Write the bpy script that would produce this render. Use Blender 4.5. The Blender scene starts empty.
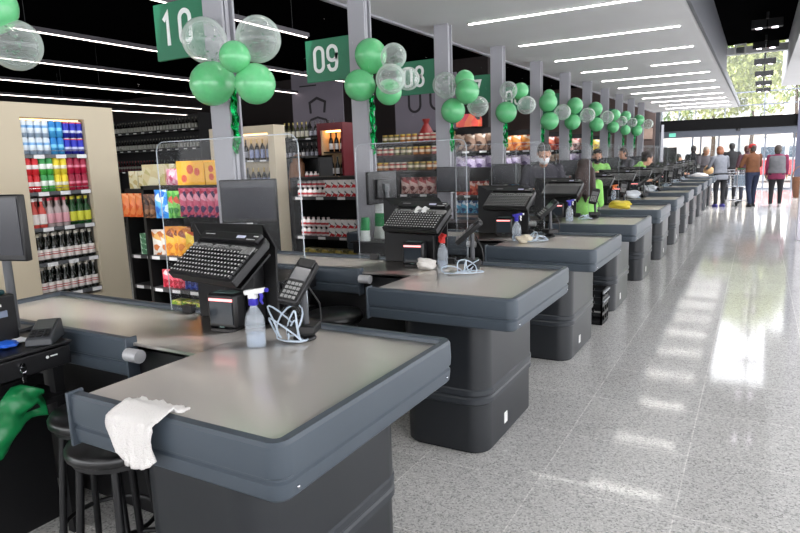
import bpy, bmesh, math, random
from mathutils import Vector, Matrix
random.seed(7)
C = bpy.context.scene.collection
PI = math.pi
S = 1.6274          # lane pitch
Y0 = 1.028          # near edge of the first checkout
NL = 12

# ---------------------------------------------------------------- materials
def lin(c):
    r = []
    for v in c[:3]:
        v /= 255.
        r.append(v/12.92 if v <= .04045 else ((v+.055)/1.055)**2.4)
    return (*r, 1)
MATS = {}
def M(name, c, rough=.5, metal=0., spec=.5, var=0., vscale=8., bump=0., bscale=60., coat=0., emit=0.):
    if name in MATS: return MATS[name]
    m = bpy.data.materials.new(name); m.use_nodes = True
    nt = m.node_tree; b = nt.nodes['Principled BSDF']
    b.inputs['Base Color'].default_value = lin(c)
    b.inputs['Roughness'].default_value = rough
    b.inputs['Metallic'].default_value = metal
    b.inputs['Specular IOR Level'].default_value = spec
    b.inputs['Coat Weight'].default_value = coat
    if emit:
        b.inputs['Emission Color'].default_value = lin(c); b.inputs['Emission Strength'].default_value = emit
    if var or bump:
        tc = nt.nodes.new('ShaderNodeTexCoord'); n = nt.nodes.new('ShaderNodeTexNoise')
        n.inputs['Scale'].default_value = vscale; n.inputs['Detail'].default_value = 4
        nt.links.new(tc.outputs['Object'], n.inputs['Vector'])
        if var:
            r = nt.nodes.new('ShaderNodeValToRGB'); l = lin(c)
            r.color_ramp.elements[0].color = (*[v*(1-var) for v in l[:3]], 1); r.color_ramp.elements[0].position = .3
            r.color_ramp.elements[1].color = (*[min(1, v*(1+var)) for v in l[:3]], 1); r.color_ramp.elements[1].position = .7
            nt.links.new(n.outputs['Fac'], r.inputs['Fac']); nt.links.new(r.outputs['Color'], b.inputs['Base Color'])
        if bump:
            n2 = nt.nodes.new('ShaderNodeTexNoise'); n2.inputs['Scale'].default_value = bscale
            nt.links.new(tc.outputs['Object'], n2.inputs['Vector'])
            bp = nt.nodes.new('ShaderNodeBump'); bp.inputs['Strength'].default_value = bump; bp.inputs['Distance'].default_value = .01
            nt.links.new(n2.outputs['Fac'], bp.inputs['Height']); nt.links.new(bp.outputs['Normal'], b.inputs['Normal'])
    MATS[name] = m
    return m
def bands(name, stops, rough=.3, metal=0., axis='Z', spec=.5):
    """printed packaging: flat bands of colour along one axis of the package"""
    if name in MATS: return MATS[name]
    m = bpy.data.materials.new(name); m.use_nodes = True; nt = m.node_tree; b = nt.nodes['Principled BSDF']
    tc = nt.nodes.new('ShaderNodeTexCoord'); sp = nt.nodes.new('ShaderNodeSeparateXYZ'); r = nt.nodes.new('ShaderNodeValToRGB')
    nt.links.new(tc.outputs['Generated'], sp.inputs[0]); nt.links.new(sp.outputs[axis], r.inputs['Fac'])
    cr = r.color_ramp; cr.interpolation = 'CONSTANT'
    while len(cr.elements) < len(stops): cr.elements.new(.5)
    for e, (p, c) in zip(cr.elements, stops): e.position = p; e.color = lin(c)
    nt.links.new(r.outputs['Color'], b.inputs['Base Color'])
    b.inputs['Roughness'].default_value = rough; b.inputs['Metallic'].default_value = metal; b.inputs['Specular IOR Level'].default_value = spec
    MATS[name] = m; return m
def patch(name, cols, scale=30, rough=.3):
    """printed packaging: irregular blocks of print in several colours"""
    if name in MATS: return MATS[name]
    m = bpy.data.materials.new(name); m.use_nodes = True; nt = m.node_tree; b = nt.nodes['Principled BSDF']
    tc = nt.nodes.new('ShaderNodeTexCoord'); v = nt.nodes.new('ShaderNodeTexVoronoi'); v.inputs['Scale'].default_value = scale
    sp = nt.nodes.new('ShaderNodeSeparateColor'); r = nt.nodes.new('ShaderNodeValToRGB'); cr = r.color_ramp; cr.interpolation = 'CONSTANT'
    while len(cr.elements) < len(cols): cr.elements.new(.5)
    for i, (e, c) in enumerate(zip(cr.elements, cols)): e.position = i/len(cols); e.color = lin(c)
    nt.links.new(tc.outputs['Object'], v.inputs['Vector']); nt.links.new(v.outputs['Color'], sp.inputs[0]); nt.links.new(sp.outputs[0], r.inputs['Fac'])
    nt.links.new(r.outputs['Color'], b.inputs['Base Color']); b.inputs['Roughness'].default_value = rough
    MATS[name] = m; return m
def clear(name, c, haze=.08, rough=.03, tint=(255, 255, 255), ior=1.45):
    """thin clear plastic or pane"""
    if name in MATS: return MATS[name]
    m = bpy.data.materials.new(name); m.use_nodes = True; nt = m.node_tree; nt.nodes.remove(nt.nodes['Principled BSDF'])
    out = nt.nodes['Material Output']
    tr = nt.nodes.new('ShaderNodeBsdfTransparent'); tr.inputs[0].default_value = lin(tint)
    df = nt.nodes.new('ShaderNodeBsdfDiffuse'); df.inputs[0].default_value = lin(c)
    gl = nt.nodes.new('ShaderNodeBsdfGlossy'); gl.inputs['Roughness'].default_value = rough
    fr = nt.nodes.new('ShaderNodeFresnel'); fr.inputs[0].default_value = ior
    m1 = nt.nodes.new('ShaderNodeMixShader'); m1.inputs[0].default_value = haze
    m2 = nt.nodes.new('ShaderNodeMixShader')
    L = nt.links.new
    L(tr.outputs[0], m1.inputs[1]); L(df.outputs[0], m1.inputs[2])
    ge = nt.nodes.new('ShaderNodeNewGeometry'); sb_ = nt.nodes.new('ShaderNodeMath'); sb_.operation = 'SUBTRACT'; sb_.inputs[0].default_value = 1; L(ge.outputs['Backfacing'], sb_.inputs[1])
    ml = nt.nodes.new('ShaderNodeMath'); ml.operation = 'MULTIPLY'; L(fr.outputs[0], ml.inputs[0]); L(sb_.outputs[0], ml.inputs[1])
    L(ml.outputs[0], m2.inputs[0]); L(m1.outputs[0], m2.inputs[1]); L(gl.outputs[0], m2.inputs[2]); L(m2.outputs[0], out.inputs[0])
    MATS[name] = m; return m
def latex(name, c):
    """stretched clear latex: thin in the middle, milkier where the skin is seen edge-on"""
    m = clear(name, c, .2, .06, ior=1.5); nt = m.node_tree
    lw = nt.nodes.new('ShaderNodeLayerWeight'); lw.inputs[0].default_value = .45
    mr = nt.nodes.new('ShaderNodeMapRange'); mr.inputs[3].default_value = .12; mr.inputs[4].default_value = .62
    nt.links.new(lw.outputs['Facing'], mr.inputs[0])
    for n in nt.nodes:
        if n.type == 'MIX_SHADER' and not n.inputs[0].is_linked: nt.links.new(mr.outputs[0], n.inputs[0])
    return m
def lamp(name, c, strength):
    if name in MATS: return MATS[name]
    m = bpy.data.materials.new(name); m.use_nodes = True; b = m.node_tree.nodes['Principled BSDF']
    b.inputs['Base Color'].default_value = lin(c); b.inputs['Emission Color'].default_value = lin(c); b.inputs['Emission Strength'].default_value = strength
    MATS[name] = m; return m

# ---------------------------------------------------------------- mesh builder
class MB:
    def __init__(s, o=(0, 0, 0)): s.v = []; s.f = []; s.o = Vector(o); s.m = None
    def add(s, vs, fs):
        n = len(s.v)
        for p in vs:
            p = Vector(p)
            if s.m is not None: p = s.m @ p
            s.v.append(p - s.o)
        s.f += [tuple(i+n for i in f) for f in fs]
        return s
    def box(s, x0, x1, y0, y1, z0, z1):
        return s.add([(x0, y0, z0), (x1, y0, z0), (x1, y1, z0), (x0, y1, z0), (x0, y0, z1), (x1, y0, z1), (x1, y1, z1), (x0, y1, z1)],
                     [(3, 2, 1, 0), (4, 5, 6, 7), (0, 1, 5, 4), (1, 2, 6, 5), (2, 3, 7, 6), (3, 0, 4, 7)])
    def prism(s, poly, z0, z1):
        n = len(poly)
        return s.add([(x, y, z0) for x, y in poly]+[(x, y, z1) for x, y in poly],
                     [tuple(range(n-1, -1, -1)), tuple(range(n, 2*n))]+[(i, (i+1) % n, n+(i+1) % n, n+i) for i in range(n)])
    def cone(s, p0, p1, r0, r1=None, n=12):
        r1 = r0 if r1 is None else r1
        p0 = Vector(p0); p1 = Vector(p1); d = (p1-p0).normalized()
        a = d.orthogonal().normalized(); b = d.cross(a)
        vs = []
        for p, r in ((p0, r0), (p1, r1)):
            for i in range(n):
                t = 2*PI*i/n; vs.append(p+a*math.cos(t)*r+b*math.sin(t)*r)
        return s.add(vs, [tuple(range(n-1, -1, -1)), tuple(range(n, 2*n))]+[(i, (i+1) % n, n+(i+1) % n, n+i) for i in range(n)])
    def tube(s, pts, r, n=6, closed=False):
        pts = [Vector(p) for p in pts]; N = len(pts); rings = []
        up = None
        for i, p in enumerate(pts):
            if closed: d = pts[(i+1) % N]-pts[i-1]
            else: d = pts[min(i+1, N-1)]-pts[max(i-1, 0)]
            d = d.normalized() if d.length > 1e-9 else Vector((0, 0, 1))
            a = d.orthogonal().normalized() if up is None else (up-d*up.dot(d))
            if a.length < 1e-6: a = d.orthogonal()
            a.normalize(); up = a; b = d.cross(a)
            rr = r[i] if isinstance(r, (list, tuple)) else r
            rings.append([p+a*math.cos(2*PI*k/n)*rr+b*math.sin(2*PI*k/n)*rr for k in range(n)])
        vs = [q for g in rings for q in g]; fs = []
        for i in range(N if closed else N-1):
            j = (i+1) % N
            fs += [(i*n+k, i*n+(k+1) % n, j*n+(k+1) % n, j*n+k) for k in range(n)]
        if not closed: fs += [tuple(range(n-1, -1, -1)), tuple((N-1)*n+k for k in range(n))]
        return s.add(vs, fs)
    def lathe(s, prof, c=(0, 0, 0), n=16, sx=1, sy=1):
        vs = []; fs = []; m = len(prof)
        for r, z in prof:
            for k in range(n): vs.append((c[0]+r*sx*math.cos(2*PI*k/n), c[1]+r*sy*math.sin(2*PI*k/n), c[2]+z))
        for i in range(m-1): fs += [(i*n+k, i*n+(k+1) % n, (i+1)*n+(k+1) % n, (i+1)*n+k) for k in range(n)]
        fs += [tuple(range(n-1, -1, -1)), tuple((m-1)*n+k for k in range(n))]
        return s.add(vs, fs)
    def ball(s, c, rx, ry=None, rz=None, nu=16, nv=10):
        ry = rx if ry is None else ry; rz = rx if rz is None else rz
        vs = [(c[0], c[1], c[2]-rz)]; fs = []
        for j in range(1, nv):
            a = -PI/2+PI*j/nv
            for i in range(nu):
                t = 2*PI*i/nu; vs.append((c[0]+rx*math.cos(a)*math.cos(t), c[1]+ry*math.cos(a)*math.sin(t), c[2]+rz*math.sin(a)))
        vs.append((c[0], c[1], c[2]+rz)); T = len(vs)-1
        for i in range(nu):
            k = (i+1) % nu
            fs.append((0, 1+k, 1+i))
            for j in range(nv-2): fs.append((1+j*nu+i, 1+j*nu+k, 1+(j+1)*nu+k, 1+(j+1)*nu+i))
            fs.append((1+(nv-2)*nu+i, 1+(nv-2)*nu+k, T))
        return s.add(vs, fs)
    def caps(s, p0, p1, r0, r1, n=12):
        s.cone(p0, p1, r0, r1, n); s.ball(p0, r0, nu=n, nv=8); s.ball(p1, r1, nu=n, nv=8); return s
    def loft(s, rings):
        n = len(rings[0]); vs = [p for r in rings for p in r]; fs = []
        for i in range(len(rings)-1): fs += [(i*n+k, i*n+(k+1) % n, (i+1)*n+(k+1) % n, (i+1)*n+k) for k in range(n)]
        fs += [tuple(range(n-1, -1, -1)), tuple((len(rings)-1)*n+k for k in range(n))]
        return s.add(vs, fs)
    def sweep(s, path, prof, closed=False):
        """prof: closed section of (outward offset, z) swept along a plan path"""
        path = [Vector((p[0], p[1])) for p in path]; N = len(path); n = len(prof); vs = []; fs = []
        for i in range(N):
            if closed: a, b = path[i-1], path[(i+1) % N]
            else: a, b = path[max(i-1, 0)], path[min(i+1, N-1)]
            d0 = (path[i]-a); d1 = (b-path[i])
            if d0.length < 1e-9: d0 = d1
            if d1.length < 1e-9: d1 = d0
            n0 = Vector((d0.y, -d0.x)).normalized(); n1 = Vector((d1.y, -d1.x)).normalized()
            nn = (n0+n1).normalized(); k = 1/max(.4, nn.dot(n0))
            for o, z in prof: vs.append((path[i].x+nn.x*o*k, path[i].y+nn.y*o*k, z))
        for i in range(N if closed else N-1):
            j = (i+1) % N
            fs += [(i*n+k, i*n+(k+1) % n, j*n+(k+1) % n, j*n+k) for k in range(n)]
        if not closed: fs += [tuple(range(n-1, -1, -1)), tuple((N-1)*n+k for k in range(n))]
        return s.add(vs, fs)
    def stroke(s, pts, w, y0, y1, closed=False):
        """ribbon lettering stroke in the XZ plane between two depths"""
        pts = [Vector(p) for p in pts]; N = len(pts); vs = []; fs = []
        for i in range(N):
            a = pts[i-1] if (closed or i) else pts[i]; b = pts[(i+1) % N] if (closed or i < N-1) else pts[i]
            d0 = pts[i]-a; d1 = b-pts[i]
            if d0.length < 1e-9: d0 = d1
            if d1.length < 1e-9: d1 = d0
            n0 = Vector((-d0.y, d0.x)).normalized(); n1 = Vector((-d1.y, d1.x)).normalized()
            nn = (n0+n1); nn = nn.normalized() if nn.length > 1e-6 else n0
            k = w/2/max(.5, nn.dot(n0))
            p, q = pts[i]+nn*k, pts[i]-nn*k
            vs += [(p.x, y0, p.y), (q.x, y0, q.y), (q.x, y1, q.y), (p.x, y1, p.y)]
        for i in range(N if closed else N-1):
            j = (i+1) % N
            fs += [(4*i+k, 4*j+k, 4*j+(k+1) % 4, 4*i+(k+1) % 4) for k in range(4)]
        if not closed: fs += [(0, 1, 2, 3), (4*N-1, 4*N-2, 4*N-3, 4*N-4)]
        return s.add(vs, fs)
    def build(s, name, mat, parent=None, smooth=True, bevel=0, angle=.7):
        me = bpy.data.meshes.new(name); me.from_pydata(s.v, [], s.f)
        bm = bmesh.new(); bm.from_mesh(me); bmesh.ops.recalc_face_normals(bm, faces=bm.faces); bm.to_mesh(me); bm.free()
        if mat: me.materials.append(mat)
        if mat is not None and mat.name.startswith('brushed'):
            uv = me.uv_layers.new(name='UVMap')
            for lp in me.loops: uv.data[lp.index].uv = (me.vertices[lp.vertex_index].co.x, me.vertices[lp.vertex_index].co.y)
        if smooth:
            me.polygons.foreach_set('use_smooth', [True]*len(me.polygons)); me.set_sharp_from_angle(angle=angle)
        o = bpy.data.objects.new(name, me); C.objects.link(o)
        if parent: o.parent = parent
        if bevel:
            b = o.modifiers.new('b', 'BEVEL'); b.width = bevel; b.segments = 2; b.limit_method = 'ANGLE'; b.angle_limit = .6
        return o
def tag(o, label, cat, group=None):
    o['label'] = label; o['category'] = cat
    if group: o['group'] = group
    return o
def T(name, label, cat, loc, rz=0, group=None):
    o = bpy.data.objects.new(name, None); C.objects.link(o); o.location = loc; o.rotation_euler = (0, 0, rz); o.empty_display_size = .1
    return tag(o, label, cat, group)
def one(name, label, cat, mb, mat, loc, rz=0, group=None, **k):
    o = mb.build(name, mat, None, **k); o.location = loc; o.rotation_euler = (0, 0, rz); return tag(o, label, cat, group)
def dup(root, loc, rz=None, label=None, group=None):
    r = root.copy(); C.objects.link(r); r.location = loc
    if rz is not None: r.rotation_euler = (0, 0, rz)
    if label: r['label'] = label
    if group: r['group'] = group
    for ch in list(root.children):
        c = ch.copy(); C.objects.link(c); c.parent = r
        for g in list(ch.children):
            d = g.copy(); C.objects.link(d); d.parent = c
    return r
def struct(name, mb, mat, **k):
    o = mb.build(name, mat, None, **k); o['kind'] = 'structure'; return o
def box(*a, o=(0, 0, 0)): return MB(o).box(*a)
def arc(cx, cy, r, a0, a1, n=6): return [(cx+r*math.cos(a0+(a1-a0)*i/n), cy+r*math.sin(a0+(a1-a0)*i/n)) for i in range(n+1)]
def rrect(x0, x1, y0, y1, r, n=6):
    return arc(x1-r, y0+r, r, -PI/2, 0, n)+arc(x1-r, y1-r, r, 0, PI/2, n)+arc(x0+r, y1-r, r, PI/2, PI, n)+arc(x0+r, y0+r, r, PI, 1.5*PI, n)
ORD = ['nearest', 'second', 'third', 'fourth', 'fifth', 'sixth', 'seventh', 'eighth', 'ninth', 'tenth', 'eleventh', 'farthest']
def nth(k): return ORD[k]

# ---------------------------------------------------------------- common materials
BLACK = M('black_plastic', (20, 20, 22), .38, var=.15, vscale=40)
BLACKM = M('black_painted_metal', (16, 16, 18), .45, spec=.4)
SHELFM = M('shelf_black', (14, 14, 15), .6)
GREYP = M('grey_plastic', (88, 90, 93), .4)
WHITEP = M('white_plastic', (232, 232, 230), .35)
WALLW = M('white_paint', (214, 214, 216), .75, var=.02, vscale=2)
LIGHTG = M('light_grey_steel', (158, 158, 165), .5, var=.02)
CHROME = M('chrome', (200, 200, 205), .15, 1.)
BUMP = M('blue_grey_bumper', (66, 75, 84), .42, var=.05, vscale=3, spec=.5)
PED = M('dark_pedestal_laminate', (33, 36, 40), .36, var=.05, vscale=2)
SCREEN = M('dark_screen_glass', (44, 45, 52), .25, spec=.7)
ACRY = clear('clear_acrylic', (235, 240, 245), .012, .02, ior=1.22)
EDGE = clear('acrylic_edge', (206, 214, 220), .5, .1)
GLASS = clear('window_glass', (240, 245, 250), .02, .0)
PVC = clear('clear_bottle_plastic', (225, 235, 245), .22, .08)
def steel():
    """brushed stainless: a fairly clear reflection with a broad brushed haze over it"""
    m = bpy.data.materials.new('brushed_steel'); m.use_nodes = True; nt = m.node_tree; nt.nodes.remove(nt.nodes['Principled BSDF']); L = nt.links.new
    tc = nt.nodes.new('ShaderNodeTexCoord'); mp = nt.nodes.new('ShaderNodeMapping'); mp.inputs['Scale'].default_value = (2, 160, 2)
    n = nt.nodes.new('ShaderNodeTexNoise'); n.inputs['Scale'].default_value = 4; n.inputs['Detail'].default_value = 6
    r = nt.nodes.new('ShaderNodeMapRange'); r.inputs[3].default_value = .14; r.inputs[4].default_value = .22
    L(tc.outputs['Object'], mp.inputs[0]); L(mp.outputs[0], n.inputs['Vector']); L(n.outputs['Fac'], r.inputs[0])
    tg = nt.nodes.new('ShaderNodeTangent'); tg.direction_type = 'UV_MAP'
    a = nt.nodes.new('ShaderNodeBsdfAnisotropic'); a.inputs['Color'].default_value = lin((222, 217, 211)); L(r.outputs[0], a.inputs['Roughness'])
    b = nt.nodes.new('ShaderNodeBsdfAnisotropic'); b.inputs['Color'].default_value = lin((240, 234, 226)); b.inputs['Roughness'].default_value = .5; b.inputs['Anisotropy'].default_value = .8; b.inputs['Rotation'].default_value = .25; L(tg.outputs[0], b.inputs['Tangent'])
    x = nt.nodes.new('ShaderNodeMixShader'); x.inputs[0].default_value = .5; L(a.outputs[0], x.inputs[1]); L(b.outputs[0], x.inputs[2]); L(x.outputs[0], nt.nodes['Material Output'].inputs[0])
    return m
STEEL = steel()
def granite():
    m = bpy.data.materials.new('polished_granite'); m.use_nodes = True; nt = m.node_tree; b = nt.nodes['Principled BSDF']; L = nt.links.new
    tc = nt.nodes.new('ShaderNodeTexCoord')
    v = nt.nodes.new('ShaderNodeTexVoronoi'); v.inputs['Scale'].default_value = 140
    sp = nt.nodes.new('ShaderNodeSeparateColor'); cr = nt.nodes.new('ShaderNodeValToRGB'); e = cr.color_ramp.elements
    e[0].position = 0; e[0].color = lin((146, 145, 143)); e[1].position = 1; e[1].color = lin((216, 215, 212))
    k = e.new(.3); k.color = lin((188, 187, 184)); k = e.new(.75); k.color = lin((203, 201, 198))
    L(tc.outputs['Object'], v.inputs['Vector']); L(v.outputs['Color'], sp.inputs[0]); L(sp.outputs[0], cr.inputs[0])
    n = nt.nodes.new('ShaderNodeTexNoise'); n.inputs['Scale'].default_value = .8; L(tc.outputs['Object'], n.inputs['Vector'])
    mp = nt.nodes.new('ShaderNodeMapping'); mp.inputs['Location'].default_value = (.228, .35, 0); L(tc.outputs['Object'], mp.inputs[0])
    bt = nt.nodes.new('ShaderNodeTexBrick'); bt.offset = 0; bt.inputs['Scale'].default_value = 1; bt.inputs['Brick Width'].default_value = .592
    bt.inputs['Row Height'].default_value = .592; bt.inputs['Mortar Size'].default_value = .0032; bt.inputs['Mortar Smooth'].default_value = .2; bt.inputs['Bias'].default_value = 0
    bt.inputs['Color1'].default_value = (.93, .93, .93, 1); bt.inputs['Color2'].default_value = (1.03, 1.03, 1.03, 1); bt.inputs['Mortar'].default_value = (1.32, 1.31, 1.3, 1)
    L(mp.outputs[0], bt.inputs['Vector'])
    mx = nt.nodes.new('ShaderNodeMix'); mx.data_type = 'RGBA'; mx.blend_type = 'MULTIPLY'; mx.inputs[0].default_value = 1
    L(cr.outputs[0], mx.inputs[6]); L(bt.outputs['Color'], mx.inputs[7]); L(mx.outputs[2], b.inputs['Base Color'])
    mr = nt.nodes.new('ShaderNodeMapRange'); mr.inputs[3].default_value = .05; mr.inputs[4].default_value = .10
    L(n.outputs['Fac'], mr.inputs[0]); L(mr.outputs[0], b.inputs['Roughness'])
    b.inputs['Specular IOR Level'].default_value = .42
    return m
GRANITE = granite()

# ================================================================= SETTING
FY = 27.0   # entrance facade
struct('floor', box(-22, 4.2, -7, FY+.1, -.1, 0), GRANITE, smooth=False)
struct('trim_1', box(-60, 45, FY+.1, 90, -.14, -.04), M('asphalt', (150, 148, 144), .9, var=.1, vscale=.6), smooth=False)
SOF = 2.911
struct('ceiling', box(-3.32, -.68, -6.5, 24.4, SOF, SOF+.12), WALLW, smooth=False)
struct('trim_2', box(-.68, -.645, -6.5, 14.2, SOF-.004, 3.5), M('fascia_grey', (104, 106, 112), .5), smooth=False)
struct('trim_3', box(-3.36, -3.32, -6.5, 24.4, SOF-.02, SOF+.16), LIGHTG, smooth=False)
VOID = M('black_ceiling_void', (10, 10, 11), 1., spec=.0)
struct('ceiling_atrium', box(-.645, .36, -6.5, 14.2, 3.5, 3.6), VOID, smooth=False)
struct('ceiling_store', box(-22, -3.36, -6.5, FY, 4.1, 4.2), VOID, smooth=False)
struct('trim_4', box(.36, 2.9, -6.5, 17.3, SOF, 3.75), WALLW, smooth=False)
struct('trim_5', box(-.645, .36, 14.0, 14.16, 3.3, 3.43), WALLW, smooth=False)
struct('trim_6', box(-.68, -.645, 14.2, 24.4, SOF-.004, 3.06), MATS['fascia_grey'], smooth=False)
struct('wall_left', box(-22.1, -22, -7, FY, 0, 4.2), M('dark_wall', (34, 32, 33), .8), smooth=False)
BROWN = M('brown_panel', (74, 60, 56), .6, var=.08, vscale=3)
struct('wall_far', box(-22, -3.45, FY-1.6, FY-1.4, 0, 4.2), BROWN, smooth=False)
struct('wall_store', box(-22, -6.2, 15.6, 15.8, 0, 4.2), M('store_back_wall', (40, 32, 31), .8), smooth=False)
struct('wall_back', box(-22, 4.2, -7.1, -7, 0, 1.0), WALLW, smooth=False)
# glazed right-hand side of the lobby
struct('wall_right', box(4.1, 4.2, -7, FY, 0, .5), WALLW, smooth=False)
mb = MB()
for i in range(18): y = -7+i*2.0; mb.box(4.12, 4.18, y-.03, y+.03, .5, 3.75)
mb.box(4.12, 4.18, -7, FY, 2.2, 2.26); mb.box(4.1, 4.2, -7, FY, 3.7, 3.8)
struct('window_1', mb, LIGHTG, smooth=False)
struct('trim_7', box(.60, .74, 11.95, 12.08, 0, SOF), M('white_frame', (225, 222, 232), .4), smooth=False, bevel=.01)
# columns are parts of the building in view
COLX0, COLX1 = -3.085, -2.92
colY = [Y0+S*(k+1)+.419-.11 for k in range(-1, 11)]    # near face of each column
def col_mb():
    m = MB()
    m.box(COLX0, COLX1, 0, .018, 0, SOF); m.box(COLX0, COLX1, .092, .11, 0, SOF)
    m.box(COLX0, COLX1-.03, .018, .092, 0, SOF); m.box(COLX1-.03, COLX1-.012, .04, .07, 0, SOF); m.box(COLX0-.02, COLX1+.02, -.02, .13, 0, .012)
    return m
cm = col_mb()
cm.o = Vector((0, 0, 0))
col0 = None
for i, y in enumerate(colY):
    if col0 is None:
        col0 = struct('trim_8', cm, LIGHTG, smooth=False, bevel=.003); o = col0
    else:
        o = col0.copy(); C.objects.link(o); o.name = 'trim_%d' % (8+i)
    o.location = (0, y, 0)

# soffit strip lights: one per lane
LAMPW = lamp('strip_diffuser', (255, 252, 246), 16)
ys0 = 6.393
li = 0
for k in range(-6, 12):
    y = ys0+k*S
    if y > 23.6: continue
    xs = [(-2.75, -1.02 if k < 1 else -.86)]
    if k == 3: xs = [(-2.75, -2.0), (-1.62, -.9)]
    for (a, b) in xs:
        li += 1
        c = (a+b)/2
        w = '' if len(xs) == 1 else (' left half' if a < -2.5 else ' right half')
        place = '%s one behind the first in view' % (nth(-k-1)) if k < 0 else '%s from the camera' % (['first', 'second', 'third', 'fourth', 'fifth', 'sixth', 'seventh', 'eighth', 'ninth', 'tenth', 'eleventh', 'twelfth'][k])
        lab = 'long white strip light recessed in the white soffit, %s%s' % (place, w)
        t = T('ceiling_light', lab, 'light', (c, y, SOF-.012), 0, 'strip lights in the white soffit')
        MB((0, 0, 0)).box(a-c-.008, b-c+.008, -.020, .020, .006, .012).build('frame', WALLW, t, smooth=False)
        MB((0, 0, 0)).box(a-c, b-c, -.013, .013, .0, .007).build('diffuser', LAMPW, t, smooth=False)
# store strip lights, running along the rows
LAMPS = lamp('store_diffuser', (255, 240, 234), 6)
SL = [(-5.45, -3, 7.1), (-7.75, -3, 12.2), (-9.85, -3, 13.6), (-12.05, -3, 12.6), (-14.3, -3, 13.4), (-16.2, -3, 14.9)]
for i, (x, a, b) in enumerate(SL):
    t = T('store_light', 'thin store strip light under the black ceiling, %s row from the columns' % nth(i), 'light', (x, (a+b)/2, 3.2), 0, 'strip lights over the store aisles')
    L2 = (b-a)/2
    MB().box(-.045, .045, -L2, L2, .008, .06).build('housing', M('dark_grey_metal', (60, 56, 62), .5), t, smooth=False)
    MB().box(-.008, .008, -L2, L2, 0, .009).build('diffuser', LAMPS, t, smooth=False)
    m = MB()
    for q in range(5): yy = -L2+.3+q*(2*L2-.6)/4; m.cone((0, yy, .06), (0, yy, .894), .004, n=5)
    m.build('suspension_wire', BLACKM, t)
# track spotlights over the lobby
SPOT = lamp('spot_lens', (255, 240, 255), 9)
for i, y in enumerate([11.2, 13.4, 15.9, 18.4, 21.0, 23.4]):
    t = T('track_spotlight', 'black twin spotlight hanging above the lobby, %s from the camera' % nth(i), 'light', (0.0, y, 3.25), 0, 'twin spotlights above the lobby')
    MB().box(-.02, .02, -.05, .05, .16, .26).build('bracket', BLACKM, t, smooth=False)
    MB().cone((0, 0, .24), (0, 0, 1.2 if y > 14.2 else .25), .012, n=8).build('stem', BLACKM, t)
    for sx in (-1, 1):
        h = MB().box(sx*.105-.1, sx*.105+.1, -.07, .07, .03, .15).build('lamp_head', BLACKM, t, smooth=False, bevel=.01)
        MB().lathe([(.002, -.006), (.042, -.006), (.042, .0)], (sx*.105, -.0, .03), 14).build('lens', SPOT, h)
t = T('air_vent', 'white framed square air vent on the beam above the lobby', 'vent', (-.42, 13.98, 3.38))
m = MB(); m.box(-.1, .1, -.03, 0, .07, .1); m.box(-.1, .1, -.03, 0, -.1, -.07); m.box(-.1, -.07, -.03, 0, -.07, .07); m.box(.07, .1, -.03, 0, -.07, .07)
m.build('frame', WHITEP, t, smooth=False)
m = MB()
for i in range(7): m.box(-.07, .07, -.018, -.004, -.066+i*.02, -.056+i*.02)
m.build('grille', GREYP, t, smooth=False)

# ------- entrance facade
FR = M('aluminium_frame', (128, 134, 146), .4, .3)
m = MB()
for x in (-3.42, -2.27, -1.98, -1.36, -.68, .17, 1.08, 2.2, 3.3): m.box(x-.03, x+.03, FY-.05, FY+.02, 0, 2.04)
m.box(-3.45, 4.1, FY-.06, FY+.02, 2.02, 2.3); m.box(-3.45, 4.1, FY-.04, FY+.02, 0, .06)
for z in (3.11, 3.58, 5.2): m.box(-3.45, 4.1, FY-.03, FY+.02, z-.02, z+.02)
m.box(.06, .1, FY-.03, FY+.02, 2.5, 3.6); m.box(-3.45, 4.1, FY-.05, FY+.02, 2.5, 2.56)
for x in (-3.42, -2.8, -2.2, -1.2, 1.3, 2.6): m.box(x-.02, x+.02, FY-.03, FY+.02, 2.56, 5.2 if x > -.7 else 3.7)
struct('door_1', m, FR, smooth=False)
struct('window_2', box(-3.4, 4.1, FY-.012, FY-.006, .06, 5.2), GLASS, smooth=False)
struct('trim_30', box(-3.45, 4.1, FY-1.0, FY-.2, 2.27, 2.66), M('black_lobby_beam', (12, 12, 13), .9, spec=.1), smooth=False)
struct('trim_31', box(-3.52, -3.32, FY-1.3, FY-1.05, 0, 3.0), M('black_lobby_post', (36, 38, 44), .6), smooth=False)
struct('trim_32', box(-3.28, -3.2, FY-1.1, FY-.95, 0, 2.52), LIGHTG, smooth=False)
struct('trim_33', box(1.1, 1.3, FY-1.2, FY-.95, 0, 5.2), M('blue_grey_post', (58, 60, 78), .5), smooth=False)
t = one('exit_sign', 'small pale green box sign above the entrance doors at the left', 'sign', box(-.12, .12, -.03, 0, -.07, .07), M('exit_green', (120, 214, 190), .4, emit=.6), (-3.0, FY-.065, 2.14), bevel=.006)
t = T('security_camera', 'small black dome camera under the black beam above the doors', 'camera', (-.72, FY-.6, 2.25))
MB().lathe([(.01, -.09), (.05, -.075), (.075, -.03), (.075, 0)], n=16).build('dome', SCREEN, t)
MB().lathe([(.09, 0), (.09, .02)], n=16).build('base', BLACKM, t)
t = one('wall_sign', 'beige framed sign board on the brown end wall', 'sign', box(-.26, .26, -.05, 0, -.2, .2), M('beige_sign', (150, 128, 116), .5, var=.15, vscale=6), (-3.78, FY-1.61, 2.2), bevel=.01)

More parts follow.
